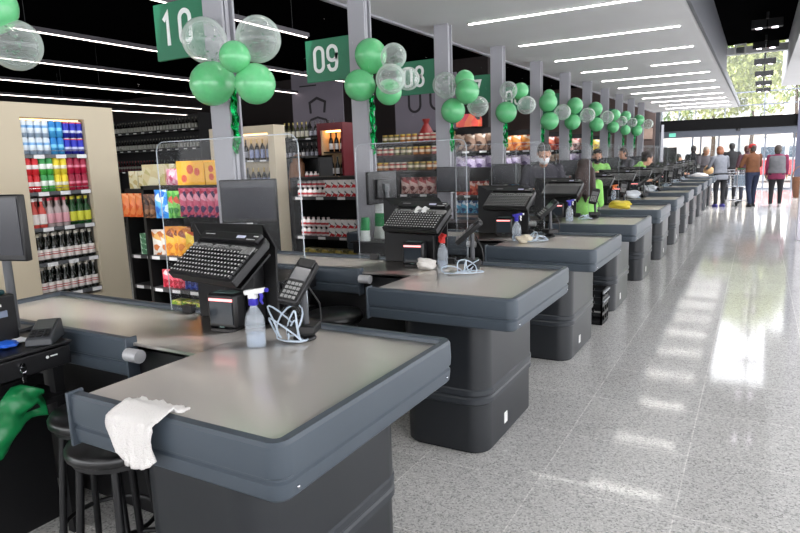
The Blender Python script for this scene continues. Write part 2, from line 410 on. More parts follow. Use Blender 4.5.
# ================================================================= CHECKOUTS
def checkout():
    o = (-1.33, 0, 0)
    t = T('checkout_counter', '', 'checkout', o, 0, 'checkout counters in the row')
    H = .838
    fx0, fx1 = -1.728, -.955
    # steel tops
    r = .05
    poly = [(fx0, .004), (fx1-r, .02)]+arc(fx1-r, .02+r, r, -PI/2, 0, 5)+arc(fx1-r, .925-r, r, 0, PI/2, 5)+[(fx0, .925)]
    MB(o).prism(poly, H-.012, H).build('worktop', STEEL, t, smooth=False)
    MB(o).box(-3.28, fx0-.004, .468, .925, H-.012, H-.001).build('belt_plate', STEEL, t, smooth=False)
    # bumper: grooved plastic section swept round the edge
    prof = [(-.024, .70), (.006, .70), (.013, .708), (.017, .735), (.017, .748), (.011, .754), (.011, .760), (.019, .766), (.021, .79), (.019, .846), (.013, .856), (-.010, .857), (-.016, .85), (-.020, .83)]
    x1, yb = -.948, .94; R = .03
    p1 = [(fx0, .006), (x1-R, .006)]+arc(x1-R, .006+R, R, -PI/2, 0, 6)[1:]+arc(x1-R, yb-R, R, 0, PI/2, 6)+[(-3.30+R, yb)]+arc(-3.30+R, yb-R, R, PI/2, PI, 5)[1:]+arc(-3.30+R, .462+R, R, PI, 1.5*PI, 5)+[(-2.085, .462)]
    MB(o).sweep(p1, prof).build('bumper', BUMP, t, angle=.5)
    MB(o).box(fx0-.006, fx0+.004, -.024, .03, .695, .862).build('end_cap', BUMP, t, bevel=.003)
    MB(o).box(-2.087, -2.077, .434, .488, .695, .862).build('end_cap', BUMP, t, bevel=.003)
    for (px, py) in ((x1+.02, .05), (x1+.02, .89)): MB(o).ball((px-.002, py, .728), .005, nu=8, nv=6).build('screw', CHROME, t)
    # bodies
    m = MB(o); m.prism(rrect(-1.60, -1.125, .09, .87, .1), .012, .275); m.prism(rrect(-1.605, -1.12, .085, .875, .1), .345, .74)
    m.build('pedestal', PED, t, angle=.5)
    m = MB(o)
    pr = [(-.03, .26), (.004, .262), (.012, .27), (.012, .295), (.005, .303), (.005, .309), (.012, .317), (.012, .342), (.004, .35), (-.03, .352)]
    m.sweep(rrect(-1.60, -1.125, .09, .87, .1), pr, closed=True); m.build('pedestal_band', M('band_grey', (46, 50, 55), .35), t, angle=.5)
    MB(o).prism(rrect(-1.59, -1.135, .1, .86, .095), 0, .012).build('plinth', BLACKM, t)
    MB(o).box(-1.1238, -1.121, .36, .405, .075, .135).build('sticker', WHITEP, t, smooth=False)
    m = MB(o); m.box(-3.2, -1.62, .56, .90, .03, .80); m.box(-3.24, fx0, .488, .92, .70, .806)
    m.build('belt_housing', BLACKM, t, smooth=False)
    rl = MB(o).cone((-2.072, .436, .80), (-2.0, .436, .80), .026, n=18).build('belt_roller', M('roller_grey', (190, 190, 192), .35, .2), t)
    MB(o).cone((-2.0755, .436, .80), (-2.072, .436, .80), .015, n=14).build('roller_core', GREYP, rl)
    return t
def register_stand():
    o = (-1.94, .9, 0.8385)
    t = T('register_stand', '', 'stand', o, 0, 'black register stands on the checkouts')
    # tall black sheet plate with a clipped corner and a hood folding over the keyboard
    z0 = .8385
    pl = [(-2.16, z0), (-1.70, z0), (-1.69, 1.17), (-1.75, 1.262), (-2.16, 1.262)]
    y0, y1 = .885, .897
    n = len(pl)
    m = MB(o); m.add([(x, y0, z) for x, z in pl]+[(x, y1, z) for x, z in pl], [tuple(range(n)), tuple(range(2*n-1, n-1, -1))]+[(i, (i+1) % n, n+(i+1) % n, n+i) for i in range(n)])
    m.build('back_plate', BLACKM, t, smooth=False, bevel=.002)
    m = MB(o)
    a = [(-2.15, .888, 1.262), (-1.755, .888, 1.262), (-1.69, .82, 1.215), (-2.04, .82, 1.222)]
    m.add(a+[(x, y, z-.01) for x, y, z in a], [(0, 1, 2, 3), (7, 6, 5, 4), (0, 4, 5, 1), (1, 5, 6, 2), (2, 6, 7, 3), (3, 7, 4, 0)]); m.build('hood', BLACKM, t, smooth=False)
    MB(o).box(-1.93, -1.76, .82, .885, z0, 1.10).build('column', BLACKM, t, smooth=False, bevel=.004)
    m = MB(o); m.m = Matrix.Translation((-1.79, .68, 1.12)) @ Matrix.Rotation(-.15, 4, 'Z') @ Matrix.Rotation(math.radians(37), 4, 'X')
    m.box(-.19, .19, -.08, .10, -.02, -.012); m.m = None
    m.build('tray', BLACKM, t, smooth=False)
    return t
def keyboard():
    o = (-1.79, .672, 1.125)
    t = T('register_keyboard', '', 'keyboard', o, -.15, 'black register keyboards')
    A = math.radians(37)
    Mx = Matrix.Translation((0, 0, .02)) @ Matrix.Rotation(A, 4, 'X') @ Matrix.Diagonal((1, .8, 1, 1))
    m = MB(); m.m = Mx
    m.prism([(-.205, -.135), (.205, -.135), (.205, .12), (.185, .15), (-.185, .15), (-.205, .12)], -.012, .022)
    m.box(-.18, .18, .095, .15, .022, .04)
    m.build('body', BLACK, t, smooth=False, bevel=.004)
    m = MB(); m.m = Mx
    for r in range(7):
        for c in range(19): 
            x = -.19+c*.0203; y = -.125+r*.0245
            m.box(x, x+.0165, y, y+.019, .022, .032)
    m.build('keys', M('key_black', (34, 34, 36), .3, spec=.7), t, smooth=False)
    m = MB(); m.m = Mx
    for c in range(16):
        if c in (1, 6, 11): continue
        m.box(-.185+c*.0203, -.185+c*.0203+.0165, .05, .068, .022, .034)
    m.box(-.185, .2, .048, .07, .022, .0235)
    for r in range(3): m.box(.14+r*.021, .158+r*.021, .02, .064, .032, .036)
    m.build('function_keys', M('key_grey', (128, 128, 126), .4), t, smooth=False)
    m = MB(); m.m = Mx
    for r in range(7):
        for c in range(19):
            x = -.19+c*.0203; y = -.125+r*.0245; m.box(x+.004, x+.0115, y+.006, y+.0135, .032, .0325)
    m.build('key_marks', M('key_print', (216, 216, 214), .5), t, smooth=False)
    m = MB(); m.m = Mx; m.box(.055, .105, .112, .128, .04, .0415); m.build('paper_tag', M('lcd_pale', (206, 208, 230), .3), t, smooth=False)
    for bx in ((.15, .176, .125, .131, .04, .041), (.12, .17, .106, .109, .04, .041), (-.15, -.09, .125, .1275, .04, .041)):
        m = MB(); m.m = Mx; m.box(*bx); m.build('print', WHITEP, t, smooth=False)
    return t
def scanner():
    t = T('barcode_scanner', '', 'scanner', (-1.87, .765, .8385), .12, 'upright barcode scanners')
    m = MB(); m.box(-.072, .072, -.03, .045, .008, .155); m.build('body', BLACK, t, bevel=.012)
    MB().box(-.056, .056, -.034, -.028, .03, .12).build('window', M('scan_glass', (52, 58, 64), .12), t, smooth=False)
    MB().box(-.057, .057, -.036, -.029, .125, .135).build('light_bar', lamp('red_scan_bar', (255, 150, 150), 1.6), t, smooth=False)
    MB().prism(rrect(-.06, .06, -.045, .055, .02), 0, .012).build('base', BLACK, t)
    m = MB(); m.box(-.05, .05, -.012, .03, .155, .1575); m.box(-.012, .012, -.036, -.03, .016, .02); m.build('trim', M('teal_trim', (92, 116, 112), .4), t, smooth=False)
    return t
def terminal():
    t = T('card_terminal', '', 'card terminal', (-1.475, .775, .8385), .35, 'card terminals on swivel stands')
    m = MB(); m.lathe([(.045, 0), (.045, .012), (.03, .02), (.03, .03)], n=18); m.box(-.055, .055, -.045, .045, .03, .062); m.build('base', BLACK, t, bevel=.006)
    MB().cone((.01, 0, .062), (.0, .0, .215), .013, n=12).build('pole', M('pole_grey', (62, 64, 68), .35), t)
    R = Matrix.Translation((-.005, -.01, .215)) @ Matrix.Rotation(math.radians(42), 4, 'X') @ Matrix.Rotation(-.25, 4, 'Z')
    m = MB(); m.m = R
    m.prism(rrect(-.042, .042, -.1, .1, .014), 0, .03); m.box(-.034, .034, .06, .1, .03, .04); pad = m.build('pad', BLACK, t, bevel=.005)
    m = MB(); m.m = R; m.box(-.032, .032, .0, .058, .03, .0325); m.build('screen', M('pad_screen', (112, 112, 114), .15), pad, smooth=False)
    m = MB(); m.m = R
    for r in range(4):
        for c in range(4): m.box(-.03+c*.0158, -.03+c*.0158+.011, -.085+r*.02, -.085+r*.02+.012, .03, .034)
    m.build('pad_keys', M('pad_keys_grey', (150, 150, 148), .4), pad, smooth=False)
    m = MB(); m.tube([(.02, .02, .2), (.05, .05, .13), (.05, .06, .07), (.045, .05, .03)], .004); m.build('lead', BLACK, t)
    return t
def guard():
    o = (-1.975, .91, .8385)
    t = T('sneeze_guard', '', 'screen', o, 0, 'clear acrylic screens on the checkouts')
    a, b, z0, z1, r = -2.385, -1.565, .8385, 1.62, .05
    pl = [(a, z0), (b, z0)]+[(x, z) for x, z in arc(b-r, z1-r, r, 0, PI/2, 6)]+[(x, z) for x, z in arc(a+r, z1-r, r, PI/2, PI, 6)]
    n = len(pl); y0, y1 = .912, .918
    MB(o).add([(x, y0, z) for x, z in pl]+[(x, y1, z) for x, z in pl], [tuple(range(n)), tuple(range(2*n-1, n-1, -1))]).build('panel', ACRY, t, smooth=False)
    MB(o).tube([(x, .915, z) for x, z in pl[1:]]+[(a, .915, z0)], .0025, 6).build('polished_edge', EDGE, t)
    for x in (a+.12, b-.12): MB(o).box(x-.03, x+.03, .90, .932, z0, z0+.035).build('foot', BLACK, t, smooth=False)
    return t
def desk():
    o = (-2.72, 0, 0)
    t = T('cash_desk', '', 'cabinet', o, 0, 'black cash desks beside the checkouts')
    MB(o).box(-3.0, -2.60, .08, .40, 0, .66).build('body', BLACKM, t, smooth=False, bevel=.004)
    MB(o).box(-3.0, -2.37, .06, .405, .822, .835).build('top', BLACK, t, smooth=False, bevel=.004)
    MB(o).box(-2.98, -2.40, .08, .40, .735, .822).build('drawer_case', BLACK, t, smooth=False)
    d = MB(o).box(-2.40, -2.376, .09, .395, .74, .815).build('drawer', BLACK, t, smooth=False, bevel=.004)
    MB(o).cone((-2.376, .2, .785), (-2.37, .2, .785), .012, n=12).build('lock', CHROME, d)
    b_ = MB(o).cone((-2.376, .30, .79), (-2.3745, .30, .79), .006, n=12).build('badge', WHITEP, d); MB(o).box(-2.376, -2.3745, .312, .34, .788, .793).build('badge_print', WHITEP, b_, smooth=False)
    MB(o).box(-2.46, -2.42, .34, .38, 0, .735).build('leg', BLACKM, t, smooth=False)
    MB(o).box(-2.60, -2.38, .08, .38, .60, .62).build('under_shelf', BLACKM, t, smooth=False)
    return t
def monitor():
    t = T('monitor', '', 'monitor', (0, 0, 0), 0, 'cashier monitors')
    m = MB(); m.box(-.185, .185, -.012, .02, .315, .585); m.box(-.1, .1, .02, .05, .36, .52); m.build('casing', BLACK, t, bevel=.006)
    MB().box(-.173, .173, -.0145, -.011, .34, .573).build('screen', SCREEN, t, smooth=False)
    MB().box(-.02, .02, -.0145, -.011, .308, .316).build('badge', WHITEP, t, smooth=False)
    m = MB(); m.cone((0, .06, 0), (0, .06, .46), .018, n=12); m.box(-.03, .03, .03, .07, .42, .48); m.prism(rrect(-.05, .05, .02, .11, .02), 0, .012); m.build('stand', GREYP, t)
    return t
def stool():
    t = T('bar_stool', '', 'stool', (0, 0, 0), 0, 'black round stools')
    MB().lathe([(.05, .60), (.15, .60), (.165, .61), (.167, .63), (.155, .645), (.02, .648)], n=28).build('seat', M('stool_black', (18, 18, 19), .3, spec=.6), t, angle=1.)
    MB().lathe([(.14, .585), (.148, .585), (.148, .602), (.14, .602)], n=28).build('seat_ring', BLACKM, t)
    for k in range(4):
        a = PI/4+k*PI/2; c, s = math.cos(a), math.sin(a)
        MB().tube([(.125*c, .125*s, .6), (.185*c, .185*s, .0)], .013, 10).build('leg', BLACKM, t)
    MB().tube([(.166*math.cos(2*PI*i/28), .166*math.sin(2*PI*i/28), .2) for i in range(28)], .009, 8, closed=True).build('footrest_ring', BLACKM, t)
    return t
def cable(seed, k=1., tall=1.):
    rnd = random.Random(seed); m = MB()
    pts = []
    for i in range(90):
        a = i*.37; r = (.03+.03*math.sin(i*.21+seed))*k
        pts.append((r*1.5*math.cos(a)+.045*math.sin(i*.09), r*.8*math.sin(a), .012+max(0, .05*math.sin(i*.33+seed)*k+.02*math.cos(i*.17))*tall))
    m.tube(pts, .0036, 6)
    return m
CABM = clear('pale_blue_coil', (212, 226, 240), .7, .1)
def bottle_spray(head, collar, trig):
    t = T('spray_bottle', '', 'spray bottle', (0, 0, .8385), 0)
    MB().lathe([(.034, 0), (.038, .004), (.038, .10), (.034, .115), (.022, .138), (.014, .152), (.014, .165)], n=20, sy=.8).build('bottle', PVC, t, angle=1.)
    MB().lathe([(.030, .004), (.034, .008), (.034, .05), (.001, .052)], n=16, sy=.8).build('liquid', clear('spray_liquid', (190, 210, 235), .3, .05), t)
    MB().lathe([(.017, .158), (.018, .16), (.018, .18), (.012, .184)], n=16).build('collar', collar, t)
    m = MB(); m.box(-.016, .016, -.012, .012, .182, .2)
    m.add([(-.03, -.011, .195), (.045, -.009, .205), (.045, .009, .205), (-.03, .011, .195), (-.034, -.011, .212), (.05, -.008, .224), (.05, .008, .224), (-.034, .011, .212)],
          [(3, 2, 1, 0), (4, 5, 6, 7), (0, 1, 5, 4), (1, 2, 6, 5), (2, 3, 7, 6), (3, 0, 4, 7)])
    m.build('sprayer_head', head, t, bevel=.003)
    m = MB(); m.tube([(.03, 0, .205), (.035, 0, .19), (.03, 0, .175), (.038, 0, .162)], [.007, .007, .006, .004], 8); m.cone((.05, 0, .214), (.06, 0, .215), .008, n=10); m.build('trigger', trig, t)
    return t

protos = dict(c=checkout(), s=register_stand(), k=keyboard(), b=scanner(), p=terminal(), g=guard(), d=desk())
base = {k: Vector(v.location) for k, v in protos.items()}
LAB = dict(c='steel topped grey checkout counter with dark pedestal, %s in the row from the camera',
           s='black metal register stand with hood on the %s checkout from the camera',
           k='black register keyboard tilted on the stand of the %s checkout from the camera',
           b='black upright barcode scanner with red bar on the %s checkout from the camera',
           p='black card terminal on a short pole on the %s checkout from the camera',
           g='clear acrylic screen standing along the back of the %s checkout from the camera',
           d='black cash desk at the inner end of the %s checkout from the camera')
for k in range(NL):
    for key, pr in protos.items():
        loc = base[key]+Vector((0, Y0+k*S, 0)); lab = LAB[key] % nth(k)
        if k == 0: pr.location = loc; pr['label'] = lab
        else: dup(pr, loc, rz=(.35, -1.0, -.7, .3)[k % 4] if key == 'p' else None, label=lab)
# monitors on the cash desks
mon = monitor()
MONS = [(-2.73, 1.36, .25), (-2.75, 2.90, .36), (-2.76, 4.50, -1.72), (-2.86, 6.15, .1), (-2.86, 7.8, .2)]+[(-2.86, Y0+k*S+.25, .1*(k % 3)) for k in range(5, NL)]
for k, (x, y, r) in enumerate(MONS):
    lab = 'dark flat monitor on the cash desk of the %s checkout from the camera' % nth(k)
    if k == 0: mon.location = (x, y, .835); mon.rotation_euler = (0, 0, r); mon['label'] = lab
    else: dup(mon, (x, y, .835), r, lab)
# stools
st = stool(); st.location = (-1.77, Y0+.16, 0); st['label'] = 'black round stool under the near corner of the nearest checkout'
dup(st, (-2.06, Y0+.28, 0), .5, 'black round stool set back beside the cash desk, behind the other stool')
for k in range(1, NL): dup(st, (-2.1, Y0+k*S+.2, 0), .3, 'black round stool in the cashier bay of the %s checkout from the camera' % nth(k))
# coils of security cable
for k in range(NL):
    x, y = [(-1.515, .73), (-1.46, .60), (-1.50, .42)][k] if k < 3 else (-1.52, .55)
    one('security_cable', 'loose coil of pale blue clear cable on the %s checkout from the camera' % nth(k), 'cable', cable(k*1.7, 1 if k < 3 else .8, 1.9 if k == 0 else 1), CABM, (x, Y0+k*S+y, .8385), .4*k, 'coils of pale cable on the checkouts')
# spray bottles
BLUEP = M('violet_blue_plastic', (52, 44, 170), .35); REDP = M('red_plastic', (214, 52, 48), .35); ORP = M('orange_plastic', (240, 130, 60), .35)
sb = bottle_spray(WHITEP, BLUEP, BLUEP); sb.location = (-1.585, 1.655, .8385); sb['label'] = 'clear spray bottle with white head and violet trigger on the nearest checkout'; sb.rotation_euler = (0, 0, .3)
sr = bottle_spray(REDP, REDP, REDP); sr.location = (-1.655, Y0+S+.735, .8385); sr['label'] = 'clear spray bottle with a red head on the second checkout'; sr.rotation_euler = (0, 0, 2.6)
s3 = bottle_spray(BLUEP, BLUEP, WHITEP); s3.location = (-1.65, Y0+2*S+.45, .8385); s3['label'] = 'clear spray bottle with a blue head on the third checkout'; s3.rotation_euler = (0, 0, .2)
dup(s3, (-1.64, Y0+3*S+.40, .8385), .5, 'clear spray bottle with a blue head on the fourth checkout')
so = bottle_spray(ORP, ORP, ORP); so.location = (-1.80, Y0+5*S+.2, .8385); so['label'] = 'clear spray bottle with an orange head on the sixth checkout'

# white towel over the near edge of the first checkout
def towel():
    rnd = random.Random(4); m = MB(); nu, nv = 22, 30; vs = []
    for j in range(nv+1):
        v = j/nv
        for i in range(nu+1):
            u = i/nu
            x = -1.50+u*.185*(1-.25*max(0, v-.45))+.010*math.sin(v*7)+.03*max(0, v-.45)
            s = .055+v*.24*(.80+.20*math.sin(u*2.6+.3))
            w = .006*math.sin(u*17+v*3)+.004*math.sin(u*31+v*11)
            if s < .10: y = .115-s; z = .845+abs(w)*1.2+.012*(s/.10)**2; x += (.10-s)*u*.35
            elif s < .16:
                a = (s-.10)/.06*PI/2; y = .015-.055*math.sin(a); z = .862-.0+.012*math.cos(a)-.014*math.sin(a)
            else: y = -.040-abs(w)*1.2-.006*v; z = .848-(s-.16)
            vs.append((x, y, z+rnd.uniform(-.0015, .0015)))
    fs = [(j*(nu+1)+i, j*(nu+1)+i+1, (j+1)*(nu+1)+i+1, (j+1)*(nu+1)+i) for j in range(nv) for i in range(nu)]
    m.add(vs, fs)
    o = one('towel', 'white towel draped over the near edge of the nearest checkout', 'towel', m, M('white_terry', (236, 232, 228), .95, bump=.6, bscale=260), (0, Y0, 0), angle=3)
    sd = o.modifiers.new('s', 'SOLIDIFY'); sd.thickness = .005; sd.offset = 1
    return o
towel()
def crumple(rx, ry, rz, seed, amp=.25, nu=26, nv=16):
    rnd = random.Random(seed); ph = [rnd.uniform(0, 6) for _ in range(6)]; m = MB(); m.ball((0, 0, rz), rx, ry, rz, nu, nv)
    for p in m.v:
        d = Vector((p.x/rx, p.y/ry, (p.z-rz)/rz))
        k = 1+amp*(math.sin(4*d.x+ph[0]+3*d.z)*.5+math.sin(7*d.y+ph[1]+2*d.x)*.35+math.sin(9*d.z+ph[2]+5*d.y)*.25)
        p.x *= k; p.y *= k; p.z = max(0, rz+(p.z-rz)*k)
    return m
one('cleaning_cloth', 'crumpled white cloth beside the scanner on the second checkout', 'cloth', crumple(.065, .05, .036, 3), M('white_cloth', (232, 228, 222), .9), (-1.735, Y0+S+.67, .8385))
one('cleaning_cloth', 'crumpled cream cloth beside the cable on the third checkout', 'cloth', crumple(.06, .05, .03, 5), M('cream_cloth', (222, 212, 190), .9), (-1.56, Y0+2*S+.36, .8385))
one('shopping_bag', 'crumpled yellow bag lying on the fifth checkout', 'bag', crumple(.13, .10, .055, 8), M('yellow_bag', (226, 204, 70), .4), (-1.42, Y0+4*S+.25, .8385))
one('plastic_bag', 'crumpled clear white bag on the sixth checkout', 'bag', crumple(.12, .09, .06, 9), M('white_film', (214, 220, 226), .3), (-1.6, Y0+5*S+.5, .8385))
one('plastic_bag', 'crumpled pale grey bag on the seventh checkout', 'bag', crumple(.12, .09, .06, 12), M('grey_film', (188, 194, 200), .3), (-1.6, Y0+6*S+.5, .8385))

mr_ = MB()
vs = []
for i in range(13):
    x = -.055+i*.0092; z = .012+.016*abs(math.sin(i*.55)); vs += [(x, -.03+.008*math.sin(i), z), (x, .03+.006*math.cos(i), z+.004)]
mr_.add(vs, [(2*i, 2*i+1, 2*i+3, 2*i+2) for i in range(12)])
rc = one('receipt_paper', 'curled white receipt paper lying on the keyboard of the second checkout', 'paper', mr_, M('receipt_white', (236, 236, 234), .8), (-1.775, Y0+S+.71, 1.185), -.15)
rc.rotation_euler = (math.radians(37), 0, -.15); sd_ = rc.modifiers.new('s', 'SOLIDIFY'); sd_.thickness = .001
# things on the first cash desk
t = T('receipt_printer', 'black receipt printer with white badge on the nearest cash desk', 'printer', (-2.60, 1.225, .835), .1)
MB().box(-.075, .075, -.09, .09, 0, .2).build('body', BLACK, t, bevel=.008)
MB().box(-.07, .07, -.085, .06, .2, .222).build('lid', M('dark_teal', (20, 58, 62), .4), t, bevel=.01)
MB().box(.0755, .077, -.04, .05, .115, .14).build('front_panel', M('pale_panel', (120, 130, 150), .4), t, smooth=False)
m = MB(); m.cone((.0755, -.045, .163), (.077, -.045, .163), .01, n=14); m.box(.0755, .077, -.03, .03, .158, .168); m.build('badge', WHITEP, t)
t = T('card_reader', 'grey card reader lying on the nearest cash desk', 'card reader', (-2.455, Y0+.345, .835), .75)
m = MB(); m.add([(-.05, -.085, 0), (.05, -.085, 0), (.05, .085, 0), (-.05, .085, 0), (-.046, -.08, .03), (.046, -.08, .03), (.046, .08, .075), (-.046, .08, .075)],
      [(3, 2, 1, 0), (4, 5, 6, 7), (0, 1, 5, 4), (1, 2, 6, 5), (2, 3, 7, 6), (3, 0, 4, 7)]); m.build('body', M('reader_grey', (58, 60, 64), .4), t, bevel=.006)
sl = math.atan2(.045, .16)
m = MB(); m.m = Matrix.Translation((0, 0, .054)) @ Matrix.Rotation(sl, 4, 'X'); m.box(-.036, .036, -.01, .065, 0, .0025); m.build('screen', M('reader_screen', (92, 94, 92), .2), t, smooth=False)
m = MB(); m.m = Matrix.Translation((0, 0, .054)) @ Matrix.Rotation(sl, 4, 'X')
for r in range(3):
    for c in range(3): m.box(-.034+c*.025, -.016+c*.025, -.07+r*.018, -.058+r*.018, 0, .004)
m.build('keys', M('reader_keys', (28, 28, 30), .5), t, smooth=False)
t = T('wipe_packet', 'blue and white packet of wipes on the nearest cash desk', 'packet', (-2.52, Y0+.22, .835), .4)
crumple(.05, .045, .012, 2).build('packet', M('bright_blue', (30, 96, 210), .4), t); mm = crumple(.06, .03, .008, 6)
for p in mm.v: p.y += .06; p.z += .004
mm.build('wipe', M('wipe_white', (226, 226, 228), .8), t)
t = T('key_bunch', 'small bunch of keys hanging from the lock of the nearest cash drawer', 'keys', (-2.371, Y0+.2, .782))
MB().tube([(.004, .011*math.cos(a*PI/6), -.012+.011*math.sin(a*PI/6)) for a in range(12)], .0012, 5, closed=True).build('ring', CHROME, t)
MB().box(.002, .004, -.006, .006, -.06, -.02).build('key', CHROME, t)
def drape():
    m = MB(); nu, nv = 20, 20; vs = []; rnd = random.Random(2)
    for j in range(nv+1):
        for i in range(nu+1):
            u, v = i/nu, j/nv
            y = -.35+u*.62; s = v*.22
            f = .02*math.sin(u*14+v*5)+.015*math.sin(u*27-v*9)
            x = -2.40+.02+.05*v+f*.9+.03*math.sin(u*5); z = .67-s*(.65+.25*math.sin(u*4))+.02*math.sin(u*9)+.012*math.sin(u*23+v*7)
            vs.append((x, y, z))
    m.add(vs, [(j*(nu+1)+i, j*(nu+1)+i+1, (j+1)*(nu+1)+i+1, (j+1)*(nu+1)+i) for j in range(nv) for i in range(nu)])
    o = one('carrier_bag', 'green plastic carrier bags hanging on the front of the nearest cash desk', 'bag', m, M('green_film', (26, 128, 72), .3), (0, Y0, 0), angle=3)
    sd = o.modifiers.new('s', 'SOLIDIFY'); sd.thickness = .004
drape()
# second lane: rolled bags and printer
def slab_bag(w, h, d, c1, c2, nm):
    m = MB(); rings = []
    for j in range(9):
        z = h*j/8; k = 1-.25*(j/8)+.06*math.sin(j*2.1); rings.append([(w*k*math.cos(a*PI/8)+.05*z, d*math.sin(a*PI/8)*(1+.2*math.sin(a+j)), z) for a in range(16)])
    m.loft(rings); return m
one('bag_bundle', 'upright bundle of white and green bags on the third cash desk', 'bag', slab_bag(.06, .36, .03, 0, 0, 0), bands('bag_print', [(0, (226, 232, 228)), (.3, (40, 140, 80)), (.62, (232, 236, 234))], .4), (-2.86, Y0+2*S+.33, .835), group=None)
one('bag_bundle', 'shorter white and green bag bundle leaning beside the taller one', 'bag', slab_bag(.05, .20, .03, 0, 0, 0), bands('bag_print2', [(0, (220, 228, 224)), (.45, (40, 150, 84))], .4), (-2.90, Y0+2*S+.15, .835))
one('card_box', 'black box standing on the cash desk of the third checkout', 'box', box(-.11, .11, -.07, .07, 0, .12), BLACK, (-2.54, Y0+2*S+.17, .835), .1, bevel=.005)
t = T('wire_crate', 'black plastic crate on the floor between the third and fourth checkouts', 'crate', (-1.33, Y0+3*S-.28, 0))
m = MB()
for z in (.0, .08, .16, .22, .28): m.box(-.2, .2, -.13, -.115, z, z+.03); m.box(-.2, .2, .115, .13, z, z+.03); m.box(.185, .2, -.13, .13, z, z+.03); m.box(-.2, -.185, -.13, .13, z, z+.03)
for x in (-.2, -.07, .06, .185):
    m.box(x, x+.015, -.13, -.115, 0, .31); m.box(x, x+.015, .115, .13, 0, .31)
for y in (-.13, -.04, .05, .115): m.box(.185, .2, y, y+.015, 0, .31)
m.box(-.2, .2, -.13, .13, 0, .012); m.build('crate_body', BLACK, t, smooth=False)
m = MB(); m.box(.2, .212, -.13, .13, .285, .3); m.box(.2, .212, -.13, .13, .205, .218); m.build('rim', M('pale_rim', (150, 154, 160), .3), t, smooth=False)
# ================================================================= SIGNS
GREEN = M('sign_green', (22, 112, 78), .5, var=.04, vscale=4)
def ring(cx, cz, a, b, n=20, r=None):
    r = min(a, b) if r is None else r; pts = []
    for (sx, sz, a0) in ((1, 1, 0), (-1, 1, PI/2), (-1, -1, PI), (1, -1, 1.5*PI)):
        for i in range(7): t = a0+PI/2*i/6; pts.append((cx+sx*(a-r)+r*math.cos(t), cz+sz*(b-r)+r*math.sin(t)))
    return pts
def digit(m, ch, x, z, h, w, y0, y1):
    W = .46*h; X = lambda u: x+u*W; Z = lambda v: z+v*h
    P = lambda L, c=False: m.stroke([(X(u), Z(v)) for u, v in L], w, y0, y1, c)
    if ch == '0': m.stroke(ring(X(.5), Z(.5), W/2, h/2), w, y0, y1, True)
    elif ch == '1': P([(.15, .8), (.55, 1), (.55, 0)])
    elif ch == '8': m.stroke(ring(X(.5), Z(.76), W*.44, h*.24), w, y0, y1, True); m.stroke(ring(X(.5), Z(.26), W/2, h*.26), w, y0, y1, True)
    elif ch == '9': m.stroke(ring(X(.5), Z(.7), W/2, h*.3), w, y0, y1, True); P([(1, .7), (1, .3), (.93, .12), (.75, .02), (.5, 0), (.25, .02), (.08, .12), (.02, .25)])
    elif ch == '6': m.stroke(ring(X(.5), Z(.3), W/2, h*.3), w, y0, y1, True); P([(0, .3), (0, .7), (.07, .88), (.25, .98), (.5, 1), (.75, .98), (.92, .88), (.98, .75)])
    elif ch == '7': P([(0, 1), (1, 1), (.35, 0)])
    elif ch == '5': P([(.95, 1), (.1, 1), (.05, .55), (.5, .6), (.9, .48), (1, .3), (.9, .1), (.5, 0), (.1, .08)])
    elif ch == '4': P([(.7, 0), (.7, 1), (0, .3), (1, .3)])
    elif ch == '3': P([(.05, .9), (.5, 1), (.95, .8), (.85, .58), (.45, .53), (.9, .45), (1, .25), (.85, .06), (.45, 0), (.02, .1)])
    elif ch == '2': P([(.05, .85), (.4, 1), (.9, .88), (.92, .65), (0, 0), (1, 0)])
for i in range(1, 11):
    num = '%02d' % (11-i)
    t = T('lane_sign', 'green hanging lane sign reading %s beside its column' % num, 'sign', (-3.33, colY[i]+.05, 2.22), 0, 'green lane number signs')
    MB().box(-.25, .25, -.012, .012, 0, .36).build('board', GREEN, t, smooth=False, bevel=.003)
    m = MB()
    for j, ch in enumerate(num): digit(m, ch, -.15+j*.145 if ch != '1' else -.17+j*.13, .09, .2, .03, -.0155, -.012)
    m.build('digits', M('sign_white', (236, 240, 238), .5), t, smooth=False)
    MB().box(.235, .25, -.006, .006, .05, .31).build('bracket', LIGHTG, t, smooth=False)

